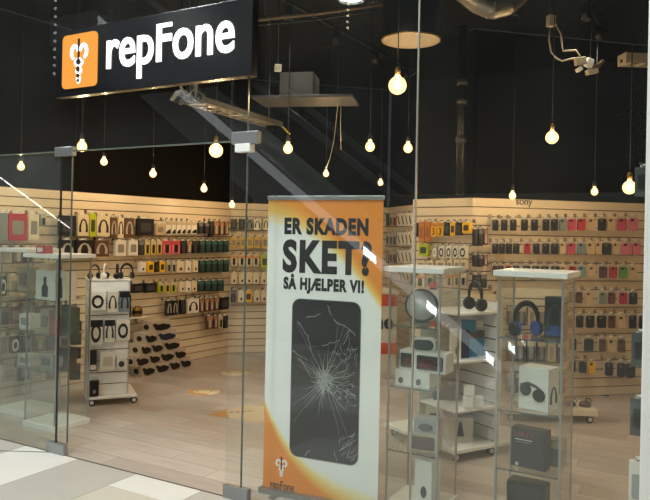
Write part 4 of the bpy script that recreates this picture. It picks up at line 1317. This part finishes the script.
hanging('accessory_box', 'flat blue carton lying on the tall blue cartons', 'box', tl(-0.175, 0.13, 0.986), TA - 0.6, 0.10, 0.08, 0.10, BL, (('printed_panel', 'band', col('#4b8fae')),))
hanging('accessory_box', 'flat cream carton lying on the rightmost blue carton', 'box', tl(-0.055, 0.16, 0.986), TA - 0.6, 0.085, 0.075, 0.10, M_CREAM, (('printed_panel', 'low', col('#c9b994')),))
for x, y, z, lb in ((468.5, 410, 0.395, 'small white carton lower left of three on the low shelf'), (478.5, 409, 0.395, 'small white carton lower right of three on the low shelf'), (469.5, 398, 0.486, 'small white carton on top of two others on the low shelf')):
    hanging('accessory_box', lb, 'box', ground(x, y, z), TA - 0.62, 0.075, 0.09, 0.075, W_, (('printed_mark', 'low', col('#d2cfc6')),), 'small white cartons on the low shelf')
hanging('speaker_box', 'large pale carton with black triangle on the base of the shelf stand', 'box', ground(460, 443, 0.10), TA - 0.45, 0.21, 0.20, 0.16, col('#bdbfb4'), (('printed_triangle', 'tri', M_BLACK),))
hanging('speaker_box', 'cream carton with dark speaker print at the rear of the stand base', 'box', tl(-0.35, 0.33, 0.10), TA - 0.6, 0.14, 0.27, 0.10, M_CREAM, (('printed_panel', 'rect', col('#4a4a47')),))
hanging('speaker_box', 'dark carton in the shade of the low shelf', 'box', tl(-0.25, 0.33, 0.395), TA - 0.6, 0.18, 0.17, 0.08, col('#4b463f'), (('printed_panel', 'rect', col('#2b2926')),))
hanging('accessory_box', 'small red and black pack standing on top of the shelf stand', 'accessory pack', tl(-0.30, SL - 0.0, PZ + 0.06), TA - 0.4, 0.06, 0.06, 0.016, col('#c8473b'), (('printed_panel', 'low', M_BLACK),))

# ---- low stand behind the right cabinet
qa, qb = ground(505, 421), ground(597, 424)
qa.z = qb.z = 0
QL = (qb - qa).length
QA = math.atan2(qb.y - qa.y, qb.x - qa.x)
qd = Vector((math.cos(QA), math.sin(QA), 0)); qn = Vector((-math.sin(QA), math.cos(QA), 0))
qs = thing('display_stand', 'cream wheeled stand with dark packs, seen through the right cabinet', 'display stand', qa, QA)
QZ = 1.255
QW = QL * 0.68
obj('base_board', box_me(0, QL, -0.02, 0.40, 0.075, 0.135, 0.003), M_CREAM, qs)
for x, y in ((0.06, 0.03), (QL - 0.06, 0.03), (0.06, 0.35), (QL - 0.06, 0.35)):
    caster(qs, x, y)
obj('core', box_me(0.0, QW, 0.192, 0.208, 0.13, QZ - 0.01), M_GROOVE, qs)
npl = 11
ph3 = (QZ - 0.135) / npl
sm3 = box_me(0, QW, 0.18, 0.192, 0.003, ph3 - 0.008)
for i in range(npl):
    obj('slat', sm3, M_CREAM, qs, (0, 0, 0.135 + i * ph3))
    obj('slat', sm3, M_CREAM, qs, (0, 0.028, 0.135 + i * ph3))
obj('end_post', box_me(-0.012, 0.0, 0.17, 0.23, 0.13, QZ, 0.001), M_CREAM, qs)
obj('end_post', box_me(QW, QW + 0.012, 0.17, 0.23, 0.13, QZ, 0.001), M_CREAM, qs)
qcodes = ['#1b1b1d', '#3a3a3c', '#5a4a3c', '#2a2d33', '#6b655a', '#1f2224', '#c9b48a', '#3c2f2c']
for r_, (z, h) in enumerate(((0.90, 0.19), (0.56, 0.20), (0.26, 0.19))):
    for k in range(6):
        x = 0.06 + k * (QW - 0.10) / 5
        p = qa + qd * x + qn * 0.09
        hanging('blister_pack', '%s pack %s on the %s row of the cream wheeled stand' % ('dark' if k % 3 else 'brownish', ['leftmost', 'second from left', 'third from left', 'third from right', 'second from right', 'rightmost'][k], ['upper', 'middle', 'lower'][r_]),
                'accessory pack', (p.x, p.y, z), QA, 0.075, h, 0.05, col(qcodes[(k * 3 + r_ * 2) % 8]), (('printed_product', 'phone', col('#8b8478')), ('header_card', 'band', col('#b9ad95'))), 'packs on the cream wheeled stand')
# loose packs lying on that stand's base
for k, (x, cm, lb) in enumerate(((QW + 0.05, col('#2a2622'), 'dark pouch lying on the bare end of the cream stand base'), (QW + 0.20, col('#574a3e'), 'brown pouch lying at the tip of the cream stand base'))):
    t = thing('cable_pouch', lb, 'pouch', qa + qd * x + qn * 0.12 + Vector((0, 0, 0.135)), QA + 0.3 * k)
    obj('pouch_body', lathe_me([(0.001, 0.0), (0.05, 0.0), (0.062, 0.02), (0.045, 0.045), (0.001, 0.055)], 12), cm, t)
    obj('drawstring', tube_me([(0.0, 0, 0.05), (0.02, 0.01, 0.075), (0.05, -0.01, 0.07), (0.075, 0, 0.04)], 0.005, 6), M_BLACK, t)

# ================================================================== SERVICE COUNTER behind the banner
cy_ = 8.75
cR, cL = at(396.5, 330, cy_).x, at(279, 330, cy_).x
ct = thing('service_counter', 'cream service counter with orange stripes and black logo, behind the banner', 'counter', (cL, cy_, 0), 0)
CW = cR - cL
obj('front_panel', box_me(0, CW, 0, 0.03, 0.0, 1.0, 0.002), M_CREAM, ct)
obj('side_panel', box_me(0, 0.03, 0.03, 0.6, 0, 1.0), M_CREAM, ct)
obj('side_panel', box_me(CW - 0.03, CW, 0.03, 0.6, 0, 1.0), M_CREAM, ct)
obj('worktop', box_me(-0.02, CW + 0.02, -0.02, 0.62, 1.0, 1.035, 0.003), M_CREAM, ct)
ORG = col('#e2512b', .45)
for ya, yb in ((294, 306), (343, 354)):
    z1, z0 = at(388, ya, cy_).z, at(388, yb, cy_).z
    obj('orange_stripe', box_me(0.0, CW, -0.004, 0.001, z0, z1), ORG, ct)
z0, z1 = at(388, 328.5, cy_).z, at(388, 318.5, cy_).z
obj('lettering', fit_text('repFone', CW - 0.86, CW - 0.045, z0, z1, -0.008, 0.001, 0.03, 'x'), M_BLACK, ct)

# ================================================================== STACK OF SPEAKER CARTONS by the left wall
lr = wall_left.rotation_euler.z
ld_ = Vector((math.cos(lr), math.sin(lr), 0)); ln_ = Vector((-math.sin(lr), math.cos(lr), 0))
rowsP = [(0, 366.5, 357, [(142, 155), (155.5, 169), (169.5, 180), (180.5, 191)]), (1, 357, 347.5, [(136, 149), (149.5, 160), (160.5, 174), (174.5, 186)]),
         (2, 347.5, 337.5, [(141, 151), (151.5, 163), (163.5, 180)]), (3, 337.5, 328, [(145, 157), (157.5, 176)]), (4, 328, 318.5, [(152, 171)])]
BOXH = 0.127
fr0 = P_L0 - ln_ * 0.30
for r_, yb, yt, xs in rowsP:
    ntot = len(xs)
    for k, (x0, x1) in enumerate(xs):
        ym = yb - 4 + (x0 - 150) * -0.05
        a, b = hit(fr0, ln_, x0, ym), hit(fr0, ln_, x1, ym)
        c = (a + b) / 2
        c.z = r_ * (BOXH + 0.001) + 0.0005
        lb = 'speaker carton with %s shape, %s in %s row of pile by wall' % (
            'dark blue' if (r_ == 3 and k == 1) else 'black', 'alone' if ntot == 1 else ['leftmost', 'second', 'third', 'fourth'][k], ['bottom', 'second', 'third', 'fourth', 'top'][r_])
        t = hanging('speaker_box', lb, 'box', c, lr, (b - a).length - 0.006, BOXH, 0.20, col('#c2b5a4', .5),
                (('printed_speaker', 'speaker', col('#20264a') if (r_ == 3 and k == 1) else M_BLACK),), 'speaker cartons piled by the left wall')
        if k == 0:
            sp = obj('side_print', unit('p_oval', PRINTS['oval']), M_BLACK, t, (-0.5, 0.5, 0))
            sp.rotation_euler = (0, 0, -PI / 2); sp.scale = (0.8, 0.06, 1)
# shelf on the left wall with a golden speaker and black cartons
p = hit(P_L0 - ln_ * 0.18, ln_, 140, 317)
sh = thing('wall_shelf', 'small white shelf bracketed to the left wall beside the wheeled stand', 'shelf', p, lr)
obj('shelf_board', box_me(-0.30, 0.12, 0, 0.178, -0.014, 0, 0.002), W_, sh)
for k in (-0.25, 0.07):
    obj('bracket', prism_me([(k - .008, -.014), (k + .008, -.014), (k + .008, -.09), (k - .008, -.05)], 0.12, 0.178), M_CHROME, sh)
t = thing('portable_speaker', 'golden brown speaker on the small wall shelf', 'speaker', p + ld_ * 0.02 + ln_ * 0.07 + Vector((0, 0, 0.0)), lr)
obj('speaker_body', lathe_me([(0.001, 0), (0.05, 0), (0.06, 0.03), (0.055, 0.10), (0.03, 0.125), (0.001, 0.13)], 16), mat('gold_lacquer', '#8a6a24', 0.3, 0.5), t)
obj('grille_band', lathe_me([(0.0605, 0.035), (0.062, 0.05), (0.060, 0.075)], 16, False), M_BLACK, t)
hanging('speaker_box', 'tall black carton on the small wall shelf', 'box', p - ld_ * 0.17 + ln_ * 0.03, lr, 0.11, 0.27, 0.12, M_BLACK, (('printed_panel', 'rect', col('#30302f')),))

# ================================================================== FLOOR STICKERS
def sticker(px, py, r, lb, c1, c2, half=True):
    p = ground(px, py)
    t = thing('floor_sticker', lb, 'floor sticker', p, 0.0, 'stickers on the shop floor')
    bm = bmesh.new(); vs = [bm.verts.new((r * math.cos(2 * PI * k / 32), r * math.sin(2 * PI * k / 32), 0.001)) for k in range(32)]
    bm2 = lathe_me([(0.001, 0.0002), (r, 0.0002), (r, 0.0016), (0.001, 0.0016)], 32); bm.free()
    obj('disc', bm2, c1, t)
    pts = [(r * .97 * math.cos(a), r * .97 * math.sin(a)) for a in [math.radians(150 + 150 * k / 20) for k in range(21)]]
    pts += [(r * .55 * math.cos(a) - .08 * r, r * .5 * math.sin(a) - .1 * r) for a in [math.radians(300 - 150 * k / 20) for k in range(21)]]
    if half: obj('orange_crescent', poly_me(pts, 0.0014, 0.0024), c2, t)
    obj('printed_ring', lathe_me([(r * .42, .0014), (r * .5, .0014), (r * .5, .0024), (r * .42, .0024)], 28, False), col('#b79a70', .5), t)
STW, STO = col('#dccaa6', .4), col('#c9944f', .4)
sticker(204, 391.5, 0.175, 'round floor sticker with orange crescent, nearer of the two round ones', STW, STO)
sticker(235, 372.5, 0.19, 'pale round floor sticker farther back', STW, STO, False)
q4 = [ground(207, 414.5), ground(243, 405.5), ground(292, 408), ground(258, 424)]
cc = sum(q4, Vector()) / 4
t = thing('floor_sticker', 'square orange and cream floor sticker left of the banner', 'floor sticker', cc, 0, 'stickers on the shop floor')
obj('sheet', poly_me([(v.x - cc.x, v.y - cc.y) for v in q4[::-1]], 0.0002, 0.0016), col('#c7b38c', .4), t)
a, b, c_, d_ = [v - cc for v in q4]
obj('orange_corner', poly_me([(v.x, v.y) for v in (a * .98, a + (d_ - a) * .45, a + (b - a) * .55)], 0.0014, 0.0022), col('#b78a55', .4), t)
for k in range(4):
    v = a + (c_ - a) * (0.28 + 0.07 * k)
    obj('printed_mark', box_me(v.x - .02, v.x + .02, v.y - .012, v.y + .012, .0014, .0024), M_BLACK, t)

# ================================================================== THINGS UNDER THE SHOP CEILING
M_GALV = mat('galvanised_steel', '#8f8c84', 0.35, 0.8, 0.2, 12)
M_CABLE = mat('pale_cable_sheath', '#b9ad97', 0.5)
M_PANELG = mat('grey_lacquered_panel', '#3b3c3d', 0.5, 0, 0.1)
# hanging ceiling unit with flat plate
c0 = at(299.5, 101, 6.9)
un = thing('ceiling_unit', 'grey box hanging from the ceiling with a wide flat plate beneath', 'air diffuser', c0, math.radians(-10))
obj('plate', box_me(-0.42, 0.56, -0.25, 0.25, -0.012, 0.012, 0.004), M_PANELG, un)
obj('housing', box_me(-0.165, 0.165, -0.16, 0.16, 0.012, 0.25, 0.004), M_PANELG, un)
for x in (-0.35, 0.38):
    obj('hanger', tube_me([(x, 0, 0.01), (x, 0, CEIL - c0.z)], 0.004, 6), M_BLACK, un)
# cords trailing from the plate
for k, (pts, lb) in enumerate((((( 338, 103), (336, 122), (334, 140), (330, 158), (326, 169)), 'thin pale cord curving from the flat plate to a small bulb'),
                               (((341, 103), (340.5, 125), (341, 150)), 'thin pale cord hanging straight below the flat plate'))):
    P = [at(x, y, 6.95 + (1.25 if k == 0 else 0) * i / (len(pts) - 1)) for i, (x, y) in enumerate(pts)]
    o = obj('loose_cord', tube_me(P, 0.0035, 6), M_CABLE)
    tag(o, lb, 'cord', 'loose cords under the ceiling')
# cable tray
A0, A1 = at(196, 104, 6.05), at(274, 127, 7.3)
A1.z = A0.z
tl_ = (A1 - A0).length
tray = thing('cable_tray', 'galvanised cable tray with cables hanging below the right end of the sign', 'cable tray', A0, math.atan2(A1.y - A0.y, A1.x - A0.x))
for y in (-0.10, 0.10):
    obj('side_rail', box_me(-0.05, tl_, y - 0.006, y + 0.006, 0, 0.05), M_GALV, tray)
for k in range(9):
    x = k * tl_ / 9
    obj('rung', box_me(x, x + 0.02, -0.10, 0.10, 0.0, 0.012), M_GALV, tray)
rn = random.Random(5)
for k in range(7):
    y = -0.08 + k * 0.026
    obj('cable', tube_me([(tl_ * i / 8 - .05, y + rn.uniform(-.012, .012), 0.02 + rn.uniform(0, .012)) for i in range(9)], 0.008, 6), M_CABLE if k % 2 else M_BLACK, tray)
for x in (0.0, tl_ * 0.92):
    obj('hanger', tube_me([(x, 0, 0.02), (x, 0, CEIL - A0.z)], 0.016 if x == 0 else 0.005, 8), M_GALV, tray)
o = obj('end_clip', tube_me([(tl_, -0.1, 0.0), (tl_ - 0.14, -0.26, -0.10)], 0.010, 6), col('#c9b93e'), tray)
o['label'] = 'yellow sleeve'
# tangle of cables left of the tray
for k in range(6):
    b0 = at(178 + 3.5 * k, 88 + 2 * (k % 3), 6.1)
    P = [b0 + Vector((rn.uniform(-.05, .05), rn.uniform(-.05, .05), z)) for z in (CEIL - b0.z, .25, .08)] + \
        [b0 + Vector((.06 * math.cos(a) + .02 * k * .3, .05 * math.sin(a), -.06 + .06 * math.sin(a * 1.3))) for a in (0, 1, 2, 3, 4, 5)]
    o = obj('cable_coil', tube_me(P, 0.012, 6), [M_CABLE, M_BLACK, M_GALV][k % 3])
    tag(o, '%s coil, %s in the tangle of cables left of the cable tray' % (['pale', 'black', 'metallic'][k % 3], ['first', 'second', 'third', 'fourth', 'fifth', 'last'][k]), 'cable', 'tangled cables under the ceiling')
# rail across the top, shaped after a mall beam mirrored in the glass
B0_, B1_ = at(252, 20, 5.7), at(384, 3, 5.9)
bl = (B1_ - B0_).length
rl = thing('cable_tray', 'long pale conduit rail standing in for a mirrored beam, high between sign and drum lamp', 'cable tray', B0_, math.atan2(B1_.y - B0_.y, B1_.x - B0_.x))
slope = (B1_.z - B0_.z) / bl
obj('beam', tube_me([(0, 0, 0), (bl * .5, 0, slope * bl * .5 - .015), (bl, 0, slope * bl)], 0.016, 8), mat('copper_brown', '#6b5a44', 0.45, 0.4), rl)
obj('beam', tube_me([(0, 0.05, -.03), (bl * .5, 0.05, slope * bl * .5 - .05), (bl, 0.05, slope * bl - .03)], 0.010, 8), M_BLACK, rl)
for x in (0.1, bl - 0.1):
    obj('hanger', tube_me([(x, 0, slope * x), (x, 0, CEIL - B0_.z)], 0.004, 6), M_BLACK, rl)
# sensor
c1 = at(221.5, 68, 6.4) if False else at(278, 68, 6.4)
sn = thing('ceiling_sensor', 'small white sensor block hanging high left of the grey ceiling unit', 'sensor', c1, 0.2)
obj('sensor_body', box_me(-0.03, 0.03, -0.03, 0.03, -0.03, 0.03, 0.004), W_, sn)
obj('stem', tube_me([(0, 0, 0.03), (0, 0, CEIL - c1.z)], 0.004, 6), M_BLACK, sn)
# junction box with loose wires at the right
j0 = at(551, 21, 6.3)
jb = thing('junction_box', 'pale junction box with dangling wire loops high at the right', 'junction box', j0, 0.3)
obj('box_body', box_me(-0.035, 0.035, -0.03, 0.03, -0.05, 0.05, 0.006), M_CABLE, jb)
obj('knockout', lathe_me([(0.001, 0), (0.02, 0), (0.02, 0.02), (0.001, 0.02)], 12), M_GALV, jb, (0.045, 0, -0.03))
obj('stem', tube_me([(0, 0, 0.05), (0, 0, CEIL - j0.z)], 0.012, 8), M_BLACK, jb)
jpts = [((550, 28), (549, 40), (551, 52), (556, 58), (562, 61), (570, 59), (575, 58)), ((556, 25), (561, 34), (562, 46), (563, 51), (576, 50), (580, 56))]
for k, pts in enumerate(jpts):
    o = obj('wire_loop', tube_me([at(x, y, 6.28) for x, y in pts], 0.008, 6), M_CABLE)
    tag(o, ['outer', 'inner'][k] + ' pale wire loop between junction box and connector block', 'wire', 'wire loops at the right')
k0 = at(590, 62, 6.28)
kb = thing('connector_block', 'bundle of pale connectors hanging beside the wire loops', 'connector', k0, 0.25)
for k, (x, z, w, h, r_) in enumerate(((-.10, .0, .10, .07, .2), (-.01, -.01, .07, .08, -.3), (.05, -.04, .09, .04, .3), (.02, -.085, .11, .045, .25), (-.11, -.075, .05, .035, .6), (.11, .0, .06, .03, .8))):
    o = obj('connector', box_me(-w / 2, w / 2, -.025, .025, -h / 2, h / 2, .006), [M_CABLE, W_, mat('copper_brown', '#6b5a44')][k % 3], kb, (x, 0, z))
    o.rotation_euler = (0, -r_, 0)
obj('hanger', tube_me([(0, 0, 0), (0.02, 0, CEIL - k0.z)], 0.004, 6), M_BLACK, kb)
# tray end at the right edge
t0 = at(623, 59, 6.4)
tt = thing('cable_tray', 'end of a pale perforated cable tray at the right edge', 'cable tray', t0, 0.08)
obj('side_rail', box_me(0, 1.3, -.08, -.07, -.05, .04), M_CABLE, tt)
obj('side_rail', box_me(0, 1.3, .07, .08, -.05, .04), M_CABLE, tt)
for k in range(10):
    obj('rung', box_me(.02 + k * .13, .05 + k * .13, -.07, .07, -.05, -.035), M_CABLE, tt)
obj('end_plate', box_me(-.01, .0, -.08, .08, -.055, .045), M_CABLE, tt)
obj('cable', tube_me([(-.02, 0, -.02), (.4, .02, -.02), (1.3, -.01, -.02)], .016, 6), M_BLACK, tt)
for x in (.2, 1.1):
    obj('hanger', tube_me([(x, 0, 0), (x, 0, CEIL - t0.z)], .005, 6), M_BLACK, tt)
# silver flexible duct at the top
P = [at(463, -10, 5.5), at(478, 2, 5.5), at(492, 8, 5.5), at(507, 4, 5.5), at(522, -10, 5.5)]
bm = bmesh.new()
pp = []
rr_ = []
for i in range(49):
    u = i / 48 * (len(P) - 1)
    k = min(int(u), len(P) - 2)
    f = u - k
    pp.append(P[k].lerp(P[k + 1], f)); rr_.append(0.085 + 0.008 * (i % 2))
bm_tube(bm, pp, .09, 14, True, rr_)
o = obj('flexible_duct', fin(bm, 'duct_mesh', 0, True), M_GALV)
tag(o, 'silver flexible duct bending at the top above the cabinets', 'duct')
# black standpipe in front of the black wall
pz = at(462, 199, 7.35)
sp = thing('standpipe', 'black vertical pipe above the angled slatwall', 'pipe', (pz.x - .02, 7.36, 2.18), 0)
obj('pipe', tube_me([(0, 0, 0), (0, 0, CEIL - 2.18)], .045, 12), M_BLACK, sp)
for z in (.55, .95, 1.15):
    obj('pipe_collar', lathe_me([(.045, 0), (.058, 0), (.058, .06), (.045, .06)], 14, False), M_PANELG, sp, (0, 0, z))
# ================================================================== THE MALL BEHIND THE CAMERA (seen as reflections in the glass)
EN = -5.2
def esc(s, z0):        # skirting line of the escalator
    return -3.53 + s, z0
qa_, qb_ = hitf(211, 117, 5.2), hitf(495, 362, 5.2)
sl_ = (qb_[1] - qa_[1]) / (qb_[0] - qa_[0])
e_s0, e_s1 = -5.6, qb_[0] + 0.12
e_zt, e_zb = qa_[1] + 0.13 + sl_ * (e_s0 - qa_[0]), qa_[1] + 0.13 + sl_ * (e_s1 - qa_[0])
sl = (e_zb - e_zt) / (e_s1 - e_s0)
es = thing('escalator', 'grey escalator rising across the mall, its lights mirrored in the glass front', 'escalator', FR(0, EN), FA)
M_ESC = mat('escalator_cladding', '#8b8d8f', 0.4, 0.3)
obj('truss_cladding', prism_me([(e_s0, e_zt - .8), (e_s0, e_zt), (e_s1, e_zb), (e_s1, 0.0), (e_s1 - .9, 0.0)], -1.25, 0.0), M_ESC, es)
for y0, y1 in ((-0.10, 0.0), (-1.25, -1.15)):
    obj('balustrade', prism_me([(e_s0, e_zt + .05), (e_s0, e_zt + .88), (e_s1, e_zb + .88), (e_s1, e_zb + .05)], (y0 + y1) / 2 - .006, (y0 + y1) / 2 + .006), M_VGLASS, es)
    obj('handrail', prism_me([(e_s0, e_zt + .88), (e_s0, e_zt + 1.0), (e_s1, e_zb + 1.0), (e_s1, e_zb + .88)], y0 + .01, y1 - .01), mat('escalator_handrail', '#5a5c5e', .4), es)
obj('landing', box_me(e_s0 - 1.2, e_s0 + .02, -1.25, 0.0, e_zt - .5, e_zt), M_ESC, es)
M_SKIRT = emit('escalator_skirt_light', (.9, .95, 1.0), 1.6)
M_SKIRTB = emit('escalator_skirt_lamp', (.93, .97, 1.0), 26.0)
def esz(s): return e_zt + sl * (s - e_s0)
obj('skirt_light', prism_me([(e_s0 + .1, esz(e_s0 + .1) - .22), (e_s0 + .1, esz(e_s0 + .1) - .05), (e_s1 - .04, esz(e_s1 - .04) - .05), (e_s1 - .04, esz(e_s1 - .04) - .22)], 0.0, 0.02), M_SKIRT, es)
for (xa_, ya_, xb_, yb_) in ((365, 246, 377, 259), (428, 311, 437, 318), (487, 358, 494, 363), (262, 158, 282, 178)):
    sa = hitf(xa_, ya_, 5.2)[0]; sb = hitf(xb_, yb_, 5.2)[0]
    obj('skirt_lamp', prism_me([(sa, esz(sa) - .18), (sa, esz(sa) - .08), (sb, esz(sb) - .08), (sb, esz(sb) - .18)], 0.021, 0.035), M_SKIRTB if xa_ > 300 else M_SKIRT, es)
# sloping light tube on suspension wires
n_t = 4.0
ta_, tb_ = hitf(-14, 167, n_t), hitf(80, 235, n_t)
lt = thing('light_tube', 'long thin sloping light tube hanging in the mall, mirrored in the left pane', 'light', FR(ta_[0], -n_t, ta_[1]), FA)
obj('tube', tube_me([(0, 0, 0), (tb_[0] - ta_[0], 0, tb_[1] - ta_[1])], 0.012, 8), emit('light_tube', (1, .97, .9), 9.0), lt)
for k in range(7):
    f = (k + .5) / 7
    obj('joint', lathe_me([(.001, -.02), (.022, -.02), (.022, .02), (.001, .02)], 10), W_, lt, ((tb_[0] - ta_[0]) * f, 0, (tb_[1] - ta_[1]) * f))
for f in (.05, .95):
    obj('suspension_wire', tube_me([((tb_[0] - ta_[0]) * f, 0, (tb_[1] - ta_[1]) * f), ((tb_[0] - ta_[0]) * f, 0, 6.4 - ta_[1])], .004, 6), M_STEEL, lt)
# light strings
for k, (px, y0, y1, n_s, cnt, lb) in enumerate(((347, -6, 29, 8.0, 6, 'short string of warm bulbs hanging far across the mall'), (54, -2, 75, 4.6, 13, 'long string of tiny bulbs hanging left across the mall'))):
    sa, za = hitf(px, y1, n_s)
    o0 = FR(sa, -n_s, za)
    ls = thing('light_string', lb, 'light string', o0, FA, 'light strings in the mall')
    obj('wire', tube_me([(0, 0, 0), (0, 0, 6.4 - za)], .005, 6), M_BLACK, ls)
    for q in range(cnt):
        obj('bulb', lathe_me([(.001, -.03), (.022, -.015), (.026, .005), (.014, .025), (.001, .03)], 10), emit('string_bulb_%d' % k, (1, .85, .55) if k == 0 else (.9, .95, 1), 7.0 if k == 0 else 2.0), ls, (0.02, 0, .02 + q * (6.3 - za) / cnt))
